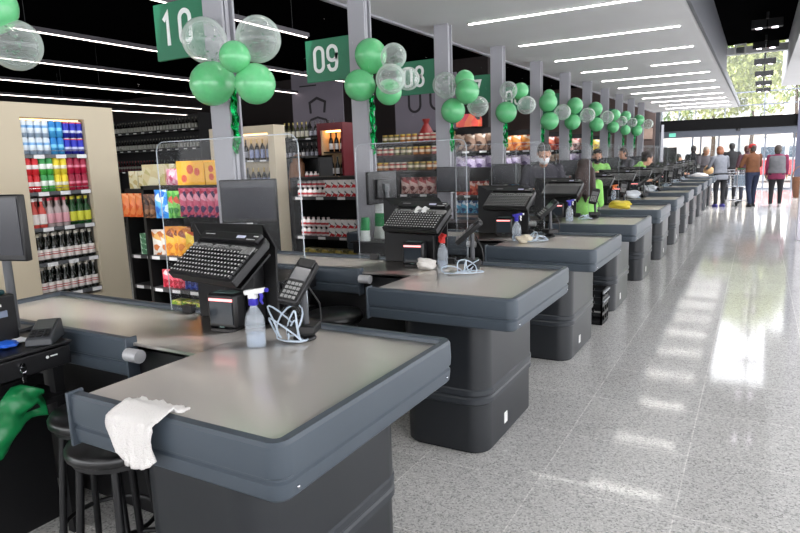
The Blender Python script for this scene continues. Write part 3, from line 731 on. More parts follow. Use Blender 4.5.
# ================================================================= BALLOONS
BAL = {0: [('g', -2.99, .24, 2.235, .112), ('c', -2.97, .32, 2.08, .112)],
1: [('c', -2.994, -0.14, 2.273, 0.135), ('c', -2.542, -0.16, 2.221, 0.13), ('g', -2.92, -0.18, 2.002, 0.131), ('g', -2.552, -0.2, 1.968, 0.116), ('g', -2.60, -0.30, 2.112, 0.087)],
2: [('g', -2.819, -0.13, 2.368, 0.132), ('c', -2.591, -0.15, 2.33, 0.104), ('g', -2.875, -0.23, 2.122, 0.127), ('c', -2.50, -0.08, 2.155, 0.092), ('g', -2.64, -0.16, 2.055, 0.105), ('c', -2.52, -0.33, 2.131, 0.116)],
3: [('c', -2.916, -0.15, 2.276, 0.132), ('g', -2.702, -0.12, 2.313, 0.098), ('c', -2.58, -0.05, 2.035, 0.105), ('g', -2.828, -0.15, 2.002, 0.127), ('g', -2.615, -0.26, 2.176, 0.122)],
4: [('c', -2.779, -0.22, 2.329, 0.112), ('g', -2.669, -0.08, 2.328, 0.1), ('c', -2.549, -0.2, 2.134, 0.112), ('g', -2.833, -0.16, 2.067, 0.135)],
5: [('g', -2.80, -0.02, 2.40, 0.09), ('c', -2.56, -0.13, 2.134, 0.118), ('g', -2.735, -0.2, 2.011, 0.134), ('g', -2.76, -0.2, 2.285, 0.134)],
6: [('c', -2.58, -0.10, 2.168, 0.124), ('g', -2.82, -0.18, 2.065, 0.136), ('g', -2.776, -0.2, 2.335, 0.134)],
7: [('g', -2.799, -0.18, 2.368, 0.134), ('c', -2.585, -0.12, 2.202, 0.122), ('g', -2.77, -0.2, 2.07, 0.135)],
8: [('g', -2.755, -0.15, 2.326, 0.119), ('c', -2.60, -0.12, 2.19, 0.104), ('g', -2.78, -0.18, 2.069, 0.126)],
9: [('g', -2.814, -0.15, 2.38, 0.12), ('c', -2.66, -0.15, 2.22, 0.11), ('g', -2.811, -0.18, 2.049, 0.119)],
10: [('g', -2.774, -0.16, 2.345, 0.14), ('c', -2.54, -0.15, 2.231, 0.125), ('g', -2.81, -0.2, 2.08, 0.14)]}
GBAL = M('green_latex', (104, 196, 132), .25, spec=.6, var=.04, vscale=6, coat=.3)
_b = GBAL.node_tree.nodes['Principled BSDF']; _b.inputs['Subsurface Weight'].default_value = .25; _b.inputs['Subsurface Radius'].default_value = (.03, .06, .03)
CBAL = latex('clear_latex', (226, 238, 232))
CONF = M('confetti_green', (52, 112, 80), .4)
def balloon_mb():
    prof = []
    for j in range(0, 25):
        a = -PI/2+PI*j/24; r = math.cos(a); z = math.sin(a)
        if z < 0: r *= 1-.10*z*z; z *= 1.16
        prof.append((max(r, .03), z))
    m = MB(); m.lathe(prof, n=28); m.cone((0, 0, -1.27), (0, 0, -1.14), .085, .03, 10); return m
gm = balloon_mb().build('green_balloon', GBAL, angle=1.2); cmn = balloon_mb().build('clear_balloon', CBAL, angle=1.2)
m = MB(); rnd = random.Random(5)
for i in range(70):
    a = rnd.uniform(0, 2*PI); z = rnd.uniform(-.97, .7); r = math.sqrt(max(0, 1-z*z))*.95
    p = Vector((r*math.cos(a), r*math.sin(a), z)); m.m = Matrix.Translation(p) @ p.to_track_quat('Z', 'Y').to_matrix().to_4x4() @ Matrix.Rotation(rnd.uniform(0, 3), 4, 'Z')
    m.box(-.06, .06, -.028, .028, 0, .006)
m.m = None
cf = m.build('confetti', CONF, cmn, smooth=False); cf['kind'] = 'stuff'
WHERE = ['column at the far left edge'] + ['%s full column' % w for w in ('first', 'second', 'third', 'fourth', 'fifth', 'sixth', 'seventh', 'eighth', 'ninth', 'tenth')]
first = {'g': gm, 'c': cmn}; used = {'g': False, 'c': False}
for ci, L in BAL.items():
    cx = sum(b[1] for b in L)/len(L); cz = sum(b[3] for b in L)/len(L)
    tot = {'g': [b for b in L if b[0] == 'g'], 'c': [b for b in L if b[0] == 'c']}
    hub = Vector((-2.86 if ci else -2.95, colY[ci]-.03 if ci else colY[0]+.2, 2.13))
    for (ty, x, dy, z, r) in L:
        same = sorted(tot[ty], key=lambda b: -b[3])
        cn_ = 'green latex' if ty == 'g' else 'clear confetti'
        if len(same) == 1: lab = 'the only %s balloon in the bunch on the %s' % (cn_, WHERE[ci])
        else:
            idx = same.index((ty, x, dy, z, r)); w = 'lowest' if idx == len(same)-1 else ['topmost', 'second highest', 'third highest'][idx]
            lab = '%s balloon, %s %s one in the bunch on the %s' % (cn_, w, cn_.split()[0], WHERE[ci])
        g = 'balloons tied to the columns'
        if not used[ty]: o = first[ty]; used[ty] = True; tag(o, lab, 'balloon', g)
        else: o = dup(first[ty], (0, 0, 0), label=lab, group=g)
        p = Vector((x, colY[ci]+.05+dy, z)); o.location = p; o.scale = (r, r, r)
        d = (p-hub).normalized(); d = (d+Vector((0, -.15, .25))).normalized()
        q_ = d.to_track_quat('Z', 'Y'); o.rotation_euler = q_.to_euler()
        if ci == 0:
            s_ = MB().tube([p-d*r*1.2, p-d*r*1.6+Vector((0, -.05, -.02)), Vector((-2.99, colY[0]+.112, 2.16))], .003, 6).build('ribbon', MATS['white_plastic'], o)
            s_.matrix_parent_inverse = Matrix.LocRotScale(p, q_, Vector((r, r, r))).inverted()
# foil streamers below each bunch
FOIL = M('green_foil', (16, 156, 84), .22, .85, var=.5, vscale=40, bump=.5, bscale=90)
def streamer(h, seed):
    m = MB(); rnd = random.Random(seed)
    for k in range(9):
        x = rnd.uniform(-.018, .018); y = rnd.uniform(-.016, .016); L = h*rnd.uniform(.78, 1); n = 16; ph = rnd.uniform(0, 6); vs = []
        for i in range(n+1):
            zz = -L*i/n; a = ph+i*.8+rnd.uniform(-.4, .4); w = .010
            px = x*(.4+.6*min(1, i/4))+.006*math.sin(i*1.3+ph); py = y+.006*math.cos(i*1.7+ph)
            vs += [(px-w*math.cos(a), py-w*math.sin(a), zz), (px+w*math.cos(a), py+w*math.sin(a), zz)]
        m.add(vs, [(2*i, 2*i+1, 2*i+3, 2*i+2) for i in range(n)])
    return m
for ci in range(1, 11):
    h = .50 if ci < 4 else .48
    one('foil_streamer', 'shiny green foil streamer hanging below the balloons on the %s' % WHERE[ci], 'streamer', streamer(h, ci), FOIL, (-2.885, colY[ci]+.01, 2.06), 0, 'green foil streamers on the columns', smooth=False)

# ================================================================= GOODS
BEIGE = M('beige_display', (196, 184, 160), .6, var=.03, vscale=1.5)
TAGW = M('price_tag_white', (226, 226, 226), .5)
def can_mesh(mat): return MB().lathe([(.024, 0), (.031, .008), (.031, .125), (.026, .136), (.026, .14)], n=14).build('drink_can', mat, None, angle=.9)
def bottle_mb(r, h, neck=.3, nr=.36):
    return MB().lathe([(r*.9, 0), (r, .01), (r, h*(1-neck-.17)), (r*.8, h*(1-neck-.06)), (r*nr, h*(1-neck+.04)), (r*nr, h*.97), (r*nr*1.15, h*.975), (r*nr*1.15, h)], n=14)
def bottle(glass, label, cap, r, h, neck=.3):
    b = bottle_mb(r, h, neck).build('bottle', glass, None, angle=.9)
    MB().lathe([(r*1.012, h*.12), (r*1.02, h*.125), (r*1.02, h*.46), (r*1.012, h*.465)], n=14).build('label', label, b)
    MB().lathe([(r*.43, h*.9), (r*.44, h*.9), (r*.44, h*1.004), (r*.1, h*1.006)], n=12).build('cap', cap, b)
    return b
PL = {}
def place(proto, loc, label, cat, group, rz=0):
    if proto.name not in PL: PL[proto.name] = 1; o = proto; o.location = loc; o.rotation_euler = (0, 0, rz); tag(o, label, cat, group)
    else: o = dup(proto, loc, rz, label, group); o['category'] = cat
    return o
COLN = ['leftmost'] + ['%s from left' % w for w in ('second', 'third', 'fourth', 'fifth', 'sixth', 'seventh', 'eighth', 'ninth', 'tenth', 'eleventh', 'twelfth')]
# ---- beige end display facing the checkouts, with drinks
EX = -5.2; ya, yb = 1.6, 3.79; oa, ob = 2.94, 3.50
t = T('end_display', 'beige end display with a shelf niche of cans and bottles at the left', 'display shelf', (EX-.3, (ya+yb)/2, 0))
o = t.location
m = MB(o); m.box(EX-.05, EX, ya, oa, 0, 2.07); m.box(EX-.05, EX, ob, yb, 0, 2.07); m.box(EX-.05, EX, oa, ob, 1.955, 2.07); m.box(EX-.05, EX, oa, ob, 0, .40)
m.box(EX-.6, EX-.05, ya, ya+.04, 0, 2.07); m.box(EX-.6, EX-.05, yb-.04, yb, 0, 2.07); m.box(EX-.6, EX-.05, ya, yb, 2.03, 2.07); m.build('panel', BEIGE, t, smooth=False)
m = MB(o); m.box(EX-.5, EX-.48, oa-.1, ob+.1, .3, 2.0); m.box(EX-.5, EX-.05, oa-.03, oa, .3, 2.0); m.box(EX-.5, EX-.05, ob, ob+.03, .3, 2.0); m.build('back_panel', M('niche_grey', (120, 116, 108), .7), t, smooth=False)
shz = [1.655, 1.345, 1.045, .745, .46]
for i, z in enumerate(shz):
    s_ = MB(o).box(EX-.48, EX-.015, oa, ob, z-.03, z).build('shelf', GREYP, t, smooth=False)
    MB(o).tube([(EX-.012, oa, z+.03), (EX-.012, ob, z+.03)], .003, 6).build('rail', CHROME, s_)
    for q in range(3): MB(o).box(EX-.012, EX-.008, oa+.08+q*.19, oa+.17+q*.19, z-.034, z-.002).build('price_tag', TAGW, s_, smooth=False)
LEDM = lamp('niche_lamp', (255, 214, 150), 2.0)
MB(o).box(EX-.10, EX-.06, oa+.02, ob-.02, 1.93, 1.95).build('lamp_strip', LEDM, t, smooth=False)
cans1 = [can_mesh(bands('can_silver', [(0, (150, 170, 190)), (.25, (214, 226, 236)), (.55, (120, 170, 214)), (.7, (214, 224, 232))], .3, .3)),
         can_mesh(bands('can_sky', [(0, (60, 150, 206)), (.4, (120, 196, 232)), (.6, (40, 130, 200))], .3, .3)),
         can_mesh(bands('can_royal', [(0, (34, 40, 150)), (.3, (200, 206, 236)), (.45, (40, 50, 176)), (.88, (210, 40, 50)), (.94, (190, 190, 196))], .3, .3))]
cans2 = [can_mesh(bands('can_redwhite', [(0, (206, 40, 48)), (.35, (232, 226, 224)), (.6, (200, 36, 44))], .3, .2)),
         can_mesh(bands('can_greenwhite', [(0, (70, 170, 70)), (.35, (228, 234, 226)), (.65, (60, 150, 80))], .3, .2)),
         can_mesh(bands('can_yellow', [(0, (224, 206, 60)), (.35, (236, 232, 210)), (.55, (232, 208, 50))], .3, .2)),
         can_mesh(bands('can_crimson', [(0, (176, 24, 60)), (.4, (220, 130, 150)), (.55, (150, 20, 54))], .3, .2))]
for lev in range(2):
    for c in range(9):
        a, n = (0, 'silver and blue') if c < 4 else (1, 'sky blue') if c < 6 else (2, 'royal blue')
        z = shz[0]+lev*.1405
        place(cans1[a], (EX-.05, oa+.035+c*.0615, z), '%s can, %s, %s layer, top shelf of the beige display' % (n, COLN[c], ['lower', 'upper'][lev]), 'can', 'cans on the top shelf of the beige display')
        a, n = (0, 'red and white') if c < 2 else (1, 'green and white') if c < 4 else (2, 'yellow') if c < 6 else (3, 'crimson')
        if shz[1]+lev*.1405 < 1.62: place(cans2[a], (EX-.05, oa+.035+c*.0615, shz[1]+lev*.1405), '%s can, %s, %s layer, second shelf of the beige display' % (n, COLN[c], ['lower', 'upper'][lev]), 'can', 'cans on the second shelf of the beige display')
DARKG = M('dark_bottle_glass', (14, 20, 14), .12, spec=.7); LABW = bands('wine_label', [(0, (214, 206, 200)), (.40, (170, 40, 40)), (.50, (218, 212, 206)), (.62, (170, 60, 56)), (.68, (218, 212, 206))], .6)
CAPK = M('cap_gold_white', (206, 200, 186), .4)
b_rose = bottle(M('rose_glass', (196, 74, 66), .12), M('pale_label', (224, 216, 212), .6), M('cap_white', (230, 226, 224), .4), .033, .245)
b_clear = bottle(M('pale_glass', (176, 160, 158), .12), M('pink_label', (206, 150, 158), .6), M('cap_pink', (206, 70, 86), .4), .033, .245)
b_green = bottle(M('green_glass', (26, 72, 34), .12), M('yellow_label', (206, 206, 60), .6), M('cap_yellow', (210, 196, 40), .4), .033, .245)
b_dark = bottle(DARKG, LABW, CAPK, .033, .245)
b_dark2 = bottle(DARKG, bands('wine_label_b', [(0, (206, 200, 196)), (.34, (176, 34, 40)), (.42, (214, 208, 202)), (.55, (176, 40, 44)), (.63, (214, 208, 202))], .6), CAPK, .033, .245)
for c in range(8):
    p, n = (b_rose, 'rose drink bottle') if c < 2 else (b_clear, 'pale pink drink bottle') if c < 5 else (b_green, 'yellow labelled green bottle')
    for back in (0, 1):
        q = ', front row' if not back else ', back row'
        g = 'bottles in the beige display'
        y = oa+.045+c*.068
        place(p, (EX-.055-.075*back, y, shz[2]), '%s, %s, third shelf of the beige display%s' % (n, COLN[c], q), 'bottle', g)
        for zz, pr, sh in ((shz[3], b_dark, 'fourth'), (shz[4], b_dark2, 'fifth')):
            place(pr, (EX-.055-.075*back, y, zz), 'dark bottle, white label, %s, %s shelf of the beige display%s' % (COLN[c], sh, q), 'bottle', g)

# ---- small impulse racks facing the camera
def rack(label, x0, x1, y, shelves, top=1.37, d=.38, toplip=True):
    o = ((x0+x1)/2, y+d/2, 0)
    t = T('snack_rack', label, 'shelf rack', o, 0)
    for xx in (x0-.03, x1): MB(o).box(xx, xx+.03, y, y+d, 0, top).build('side_panel', SHELFM, t, smooth=False)
    MB(o).box(x0, x1, y+d-.02, y+d, .05, top).build('back_panel', SHELFM, t, smooth=False)
    MB(o).box(x0-.03, x1+.03, y, y+d, top-.03, top).build('top_panel', SHELFM, t, smooth=False)
    MB(o).box(x0, x1, y+.01, y+d, 0, .1).build('base', SHELFM, t, smooth=False)
    for z in shelves:
        s_ = MB(o).box(x0, x1, y, y+d-.02, z-.03, z).build('shelf', M('shelf_grey', (62, 62, 64), .5), t, smooth=False)
        n = max(2, int((x1-x0)/.2))
        for q in range(n): xx = x0+.03+q*(x1-x0)/n; MB(o).box(xx, xx+.09, y-.004, y-.001, z-.03, z-.004).build('price_tag', TAGW, s_, smooth=False)
    return t
def pillow(w, h, d, n=12):
    """a sealed bag: flat crimped ends, full middle"""
    m = MB(); vs = []; fs = []
    for side in (-1, 1):
        b0 = len(vs)
        for j in range(n+1):
            v = j/n
            for i in range(n+1):
                u = i/n; k = (math.sin(PI*u)**.6)*(math.sin(PI*min(1, max(0, (v-.06)/.88)))**.55)
                vs.append(((u-.5)*w*(1-.06*math.sin(PI*v)), side*(d/2*k+.001)+.004*math.sin(u*9+v*13)*k, v*h))
        for j in range(n):
            for i in range(n): a = b0+j*(n+1)+i; fs.append((a, a+1, a+n+2, a+n+1))
    m.add(vs, fs)
    return m
def bag(nm, mat, w, h, d): return pillow(w, h, d).build(nm, mat, None, angle=2)
def carton(nm, mat, w, h, d, bevel=.003): return MB().box(-w/2, w/2, -d/2, d/2, 0, h).build(nm, mat, None, smooth=False, bevel=bevel)
# rack of sweets behind the first checkout
RY = 3.37
rack('black rack of sweets and crisps behind the nearest checkout', -4.34, -3.30, RY, [.53, .80, .30], d=.4)
rack('narrow black rack with orange bags left of the sweets rack', -4.76, -4.40, RY+.14, [.50, .77], d=.3, top=1.34)
g = 'goods on the sweets rack'
pk = carton('yellow_carton', bands('yellow_box', [(0, (240, 176, 40)), (1, (240, 176, 40))], .5), .30, .185, .2)
place(pk, (-3.80, RY+.12, 1.371), 'wide yellow carton with red round print on top of the sweets rack', 'box', g)
m = MB()
for (x, z, r) in ((.03, .12, .03), (-.06, .05, .026)): m.lathe([(r, 0), (r, .002)], n=18)
# round prints as real printed discs
for q, (x, z, r) in enumerate(((.0, .12, .036), (-.07, .05, .03), (.075, .10, .03))):
    d_ = MB(); d_.m = Matrix.Translation((x, -.1005, z)) @ Matrix.Rotation(PI/2, 4, 'X'); d_.lathe([(r, 0), (r, .001)], n=18); d_.build('round_print', M('print_red', (206, 74, 34), .5), pk)
pk2 = carton('yellow_carton', bands('yellow_box2', [(0, (236, 180, 60)), (1, (236, 180, 60))], .5), .13, .17, .2); pk2.name = 'yellow_carton'
place(pk2, (-3.575, RY+.12, 1.371), 'narrower yellow carton right of the wide one on the sweets rack', 'box', g)
for z in (.06, .12):
    d_ = MB(); d_.m = Matrix.Translation((0, -.1005, z)) @ Matrix.Rotation(PI/2, 4, 'X'); d_.lathe([(.026, 0), (.026, .001)], n=18); d_.build('round_print', M('print_red', (206, 74, 34), .5), pk2)
place(bag('pink_packet', patch('pink_pack', [(232, 150, 176), (244, 206, 216), (214, 90, 130), (236, 190, 200)], 30), .2, .13, .06), (-4.07, RY+.10, 1.371), 'pink packet beside the yellow cartons on the sweets rack', 'packet', g)
cr = carton('cream_carton', patch('cream_pack', [(226, 216, 176), (232, 226, 196), (220, 206, 160), (200, 190, 130)], 16), .27, .17, .16)
place(cr, (-4.30, RY+.16, 1.371), 'larger cream carton on top of the sweets rack', 'box', g)
cr2 = carton('cream_carton', patch('cream_pack2', [(222, 214, 176), (230, 224, 196), (200, 180, 120), (228, 220, 186)], 26), .115, .15, .14)
for q, x in enumerate((-4.70, -4.575, -4.45)): place(cr2, (x, RY+.26, 1.341), 'small cream carton, %s of three on the narrow rack' % ['left', 'middle', 'right'][q], 'box', 'cream cartons on the narrow rack')
ob_ = bag('crisp_bag', patch('orange_pack', [(238, 122, 60), (240, 140, 80), (226, 96, 40), (244, 170, 120)], 18), .085, .20, .06)
for q in range(4): place(ob_, (-4.70+q*.085, RY+.10, 1.105), 'orange snack bag, %s hanging on the narrow rack' % COLN[q], 'bag', 'orange bags on the narrow rack', .3)
bb = bag('snack_bag', patch('brown_pack', [(74, 50, 40), (110, 76, 60), (150, 110, 80), (60, 40, 36)], 30), .07, .19, .05)
for q in range(2): place(bb, (-4.27+q*.065, RY-.02, 1.115), 'dark brown snack bag, %s of the pair hanging on the sweets rack' % ['left', 'right'][q], 'bag', g, .9)
place(bag('snack_bag', patch('blue_pack', [(40, 130, 214), (90, 170, 232), (30, 100, 196), (200, 220, 240)], 22), .15, .225, .07), (-4.085, RY-.04, 1.115), 'big light blue snack bag hanging on the sweets rack', 'bag', g)
gb = bag('snack_bag', patch('green_pack', [(70, 150, 60), (120, 186, 90), (50, 120, 50), (190, 80, 60)], 26), .10, .21, .06)
for q in range(2): place(gb, (-3.955+q*.055, RY-.03, 1.12), 'green snack bag, %s of the pair hanging on the sweets rack' % ['left', 'right'][q], 'bag', g, .5)
rb = bag('snack_bag', patch('berry_pack', [(170, 40, 70), (206, 90, 120), (60, 30, 80), (226, 150, 170)], 24), .085, .22, .05)
for q in range(7): place(rb, (-3.83+q*.075, RY-.03, 1.13), 'berry red sweet bag, %s hanging on the sweets rack' % COLN[q], 'bag', 'red bags on the sweets rack', .5)
for nm, mat, xs, h in (('sweet_bag', patch('white_orange', [(228, 214, 200), (236, 230, 220), (206, 120, 60), (230, 180, 100)], 24), (-4.28, -4.20), .21),
                       ('sweet_bag', patch('orange_yellow', [(236, 150, 40), (244, 176, 60), (206, 120, 40), (120, 60, 30)], 20), (-4.12, -4.05, -3.98), .24),
                       ('sweet_bag', patch('yellow_sweet', [(244, 196, 40), (250, 214, 70), (236, 170, 30), (200, 80, 40)], 18), (-3.88, -3.79, -3.70, -3.61, -3.52), .2)):
    b_ = bag(nm, mat, .12, h, .05); cn = {2: 'white and orange', 3: 'orange', 5: 'yellow'}[len(xs)]
    for q, x in enumerate(xs): place(b_, (x, RY+.06+.02*(q % 2), .80), '%s sweet bag, %s on the middle shelf of the sweets rack' % (cn, COLN[q]), 'bag', 'sweet bags on the middle shelf', .45)
for cn, mat, xs in (('red', patch('red_sw', [(206, 40, 60), (232, 90, 110), (170, 30, 50), (240, 200, 200)], 30), [-4.22+.06*i for i in range(4)]),
                    ('blue', patch('blue_sw', [(40, 60, 150), (90, 110, 190), (30, 40, 110), (200, 200, 220)], 30), [-3.96+.06*i for i in range(3)]),
                    ('dark grey', patch('dark_sw', [(70, 60, 66), (120, 106, 110), (50, 44, 50), (176, 160, 160)], 30), [-3.76+.065*i for i in range(6)])):
    b_ = bag('sweet_bag', mat, .085, .15, .045)
    for q, x in enumerate(xs): place(b_, (x, RY+.06, .53), '%s sweet bag, %s of its colour, lower shelf of the sweets rack' % (cn, COLN[q]), 'bag', 'sweet bags on the lower shelf', .5)
for cn, mat, xs in (('yellow green', patch('lime_sw', [(190, 196, 50), (220, 220, 90), (120, 160, 50), (230, 220, 150)], 26), [-4.1, -3.98, -3.86]), ('green blue', patch('teal_sw', [(60, 130, 90), (50, 90, 150), (110, 170, 110), (180, 200, 200)], 26), [-3.72, -3.6, -3.48])):
    b_ = carton('sweet_box', mat, .11, .13, .1)
    for q, x in enumerate(xs): place(b_, (x, RY+.07, .30), '%s sweet box, %s of its colour, bottom of the sweets rack' % (cn, COLN[q]), 'box', 'sweet boxes on the bottom shelf')
gt = carton('green_tub', patch('mint_pack', [(110, 170, 130), (150, 200, 166), (80, 130, 96), (200, 226, 206)], 26), .17, .045, .14)
for q in range(4): place(gt, (-4.58, RY+.24, .77+q*.0465), 'mint green tub, %s of the stack of four on the narrow rack' % ['bottom', 'second', 'third', 'top'][q], 'tub', 'mint tubs on the narrow rack')
place(carton('snack_carton', patch('orange_carton', [(226, 110, 50), (200, 90, 50), (230, 220, 200), (110, 40, 30)], 24), .14, .19, .08), (-4.52, RY+.22, .50), 'orange and brown carton on the lower shelf of the narrow rack', 'box', g)

# rack of milk bottles behind the second checkout
R2 = 5.0
rack('black rack of bottled milk packs behind the second checkout', -4.13, -3.34, R2, [.52, .775, 1.175], d=.4)
mb_ = MB().lathe([(.027, 0), (.03, .005), (.03, .055), (.022, .066), (.013, .074), (.013, .08), (.016, .081), (.016, .094)], n=12).build('milk_bottle', bands('milk_print', [(0, (226, 216, 214)), (.2, (190, 60, 66)), (.42, (228, 222, 220)), (.85, (196, 176, 176))], .4), None, angle=.9)
mc = carton('milk_carton', patch('milk_carton_print', [(226, 222, 220), (200, 44, 50), (232, 228, 226), (60, 60, 64)], 34), .075, .085, .09)
for sh, z, nm in ((0, 1.175, 'upper'), (1, .775, 'lower')):
    for lev in range(2):
        for c in range(6):
            place(mb_, (-4.085+c*.063+.02*sh, R2+.07, z+lev*.0945), 'white milk bottle, %s, %s layer, %s shelf of the milk rack' % (COLN[c], ['lower', 'upper'][lev], nm), 'bottle', 'milk bottles on the milk rack')
        for c in range(5):
            place(mc, (-3.70+c*.0775+.02*sh, R2+.07, z+lev*.086), 'red milk carton, %s, %s layer, %s shelf of the milk rack' % (COLN[c], ['lower', 'upper'][lev], nm), 'carton', 'milk cartons on the milk rack')
jr = carton('gold_box', patch('gold_print', [(196, 176, 90), (220, 206, 150), (120, 110, 60), (230, 224, 200)], 26), .15, .12, .12)
for q in range(4): place(jr, (-3.98+q*.165, R2+.08, .52), 'pale gold box, %s on the bottom shelf of the milk rack' % COLN[q], 'box', 'gold boxes on the milk rack')

# racks behind the other checkouts
PAL = [('pink', [(206, 150, 140), (226, 190, 180), (120, 60, 56), (190, 90, 90)]), ('red', [(206, 60, 46), (226, 120, 90), (150, 30, 30), (236, 200, 190)]), ('blue', [(40, 110, 170), (90, 170, 206), (20, 60, 110), (206, 220, 230)]),
       ('yellow', [(226, 190, 50), (240, 216, 110), (190, 140, 30), (230, 226, 200)]), ('brown', [(110, 84, 70), (160, 130, 110), (70, 50, 44), (200, 180, 160)]), ('lilac', [(150, 130, 170), (190, 176, 206), (100, 80, 126), (226, 216, 230)]), ('orange', [(230, 120, 40), (240, 160, 80), (190, 80, 30), (240, 220, 190)])]
bagp = {n: bag('snack_bag', patch('bag_'+n, c, 22), .13, .20, .07) for n, c in PAL}
for k in range(2, 11):
    x0, x1 = -4.1, -3.28
    if k == 2: x0 = -3.82
    y = 5.0+(k-1)*S
    rack('black snack rack behind the %s checkout from the camera' % nth(k), x0, x1, y, [.42, .70, .98] if k != 2 else [.5, .84, 1.1], d=.36)
    for si, z in enumerate([.42, .70, .98] if k != 2 else [.5, .84, 1.1]):
        n = [PAL[0][0], 'blue', 'red'][si] if k == 3 else ('pink' if k == 2 else PAL[(k*3+si*2) % 7][0])
        if k == 3: n = ['yellow', 'blue', 'red'][si]
        cnt = int((x1-x0)/.115)
        for q in range(cnt):
            place(bagp[n], (x0+.07+q*.115, y+.08, z), '%s snack bag, %s, %s shelf of rack behind the %s checkout' % (n, COLN[q], ['bottom', 'middle', 'top'][si], nth(k)), 'bag', 'snack bags on the small racks', .25)

# tall shelves further in the store, facing the camera
def tall(label, x0, x1, y, zs, top, d=.45, mat=None):
    o = ((x0+x1)/2, y+d/2, 0); t = T('tall_shelf', label, 'shelf', o); mt = mat or SHELFM
    for xx in (x0-.03, x1): MB(o).box(xx, xx+.03, y, y+d, 0, top).build('side_panel', mt, t, smooth=False)
    MB(o).box(x0, x1, y+d-.02, y+d, 0, top).build('back_panel', mt, t, smooth=False)
    for z in zs:
        s_ = MB(o).box(x0, x1, y, y+d-.02, z-.03, z).build('shelf', mt, t, smooth=False)
        n = max(3, int((x1-x0)/.3))
        for q in range(n): xx = x0+.05+q*(x1-x0)/n; MB(o).box(xx, xx+.12, y-.005, y-.001, z-.032, z-.002).build('price_tag', TAGW, s_, smooth=False)
    return t
big = {n: bag('crisp_packet', patch('bigbag_'+n, c, 14), .2, .27, .09) for n, c in PAL}
TS = [('tall shelf of crisps seen between the third and fourth full columns', -4.5, -3.6, 9.3, ['red', 'lilac', 'brown']),
      ('tall shelf of packets seen between the fourth and fifth full columns', -4.5, -3.4, 11.0, ['yellow', 'lilac', 'orange']),
      ('tall shelf of packets seen between the fifth and sixth full columns', -4.6, -3.5, 12.9, ['pink', 'brown', 'red']),
      ('tall shelf of packets seen between the sixth and seventh full columns', -4.6, -3.5, 15.0, ['brown', 'lilac', 'pink']),
      ('tall shelf of packets seen between the seventh and eighth full columns', -4.6, -3.5, 17.2, ['lilac', 'red', 'yellow'])]
for i, (lab, x0, x1, y, cs) in enumerate(TS):
    tall(lab, x0, x1, y, [.9, 1.27, 1.62], 2.0)
    for si, (z, n) in enumerate(zip([.9, 1.27, 1.62], cs)):
        for q in range(int((x1-x0)/.18)):
            place(big[n], (x0+.1+q*.18, y+.1, z), '%s packet, %s, %s shelf of the %s tall shelf unit' % (n, COLN[q], ['lowest', 'middle', 'top'][si], nth(i)), 'packet', 'packets on the tall shelves', .2)
t = one('shelf_topper', 'orange red shelf topper box above the tall crisps shelf', 'box', box(-.2, .2, -.06, .06, 0, .2), patch('topper', [(236, 70, 50), (244, 110, 60), (226, 50, 70), (30, 30, 30)], 9), (-4.05, 9.36, 2.0), bevel=.004)
# display of jars with a gift bag, beneath the grey poster
o = (-5.2, 9.3, 0)
t = T('jar_stand', 'dark tiered stand of jars seen between the second and third columns', 'display stand', o)
for i, (y, z) in enumerate(((9.0, 1.35), (9.2, 1.6), (9.4, 1.82))): MB(o).box(-5.8, -4.3, y, y+.22, z-.04, z).build('tier', M('dark_wood', (60, 44, 38), .6), t, smooth=False)
m = MB(o); m.box(-5.8, -5.76, 9.0, 9.62, 0, 1.82); m.box(-4.34, -4.3, 9.0, 9.62, 0, 1.82); m.box(-5.8, -4.3, 9.58, 9.62, 0, 1.82); m.build('frame', SHELFM, t, smooth=False)
MB(o).box(-5.76, -4.34, 9.0, 9.04, .3, 1.31).build('front_panel', M('grey_front', (96, 100, 110), .4), t, smooth=False)
jar = {n: MB().lathe([(.045, 0), (.05, .008), (.05, .09), (.04, .105), (.044, .106), (.044, .13)], n=12).build('jar', bands('jar_'+n, [(0, c), (.3, (214, 200, 176)), (.6, c), (.82, l)], .3), None, angle=.9) for n, c, l in
       (('amber', (176, 110, 40), (200, 170, 60)), ('red', (160, 44, 36), (190, 180, 160)), ('olive', (110, 106, 50), (180, 150, 60)))}
for i, (y, z) in enumerate(((9.09, 1.35), (9.29, 1.6), (9.49, 1.82))):
    for q in range(12):
        n = ['amber', 'red', 'olive'][(q//3+i) % 3]
        place(jar[n], (-5.7+q*.118, y, z), '%s jar, %s on the %s tier of the jar stand' % (n, COLN[q], ['front', 'middle', 'back'][i]), 'jar', 'jars on the tiered stand')
one('gift_bag', 'red wrapped gift cone on top of the jar stand', 'gift', MB().lathe([(.17, 0), (.16, .05), (.04, .26), (.07, .34)], n=14), M('red_wrap', (150, 50, 48), .4, bump=.6, bscale=30), (-5.02, 9.75, 1.86))
MB()
# ---- beige wine end display behind the first column, facing the camera
WY = 6.9; wx0, wx1 = -7.25, -5.98
o = ((wx0+wx1)/2, WY+.12, 0)
t = T('wine_display', 'beige wine end display behind the nearest full column', 'display shelf', o)
m = MB(o); m.box(wx0, wx0+.12, WY, WY+.24, 0, 2.07); m.box(wx1-.12, wx1, WY, WY+.24, 0, 2.07); m.box(wx0+.12, wx1-.12, WY, WY+.24, 1.97, 2.07); m.box(wx0+.12, wx1-.12, WY+.21, WY+.235, 0, 1.97); m.build('panel', BEIGE, t, smooth=False)
wz = [1.585, 1.175, .76, .35]
for z in wz:
    s_ = MB(o).box(wx0+.12, wx1-.12, WY+.03, WY+.21, z-.025, z).build('shelf', GREYP, t, smooth=False)
    for q in range(4): MB(o).box(wx0+.2+q*.25, wx0+.32+q*.25, WY+.026, WY+.03, z-.026, z-.002).build('price_tag', TAGW, s_, smooth=False)
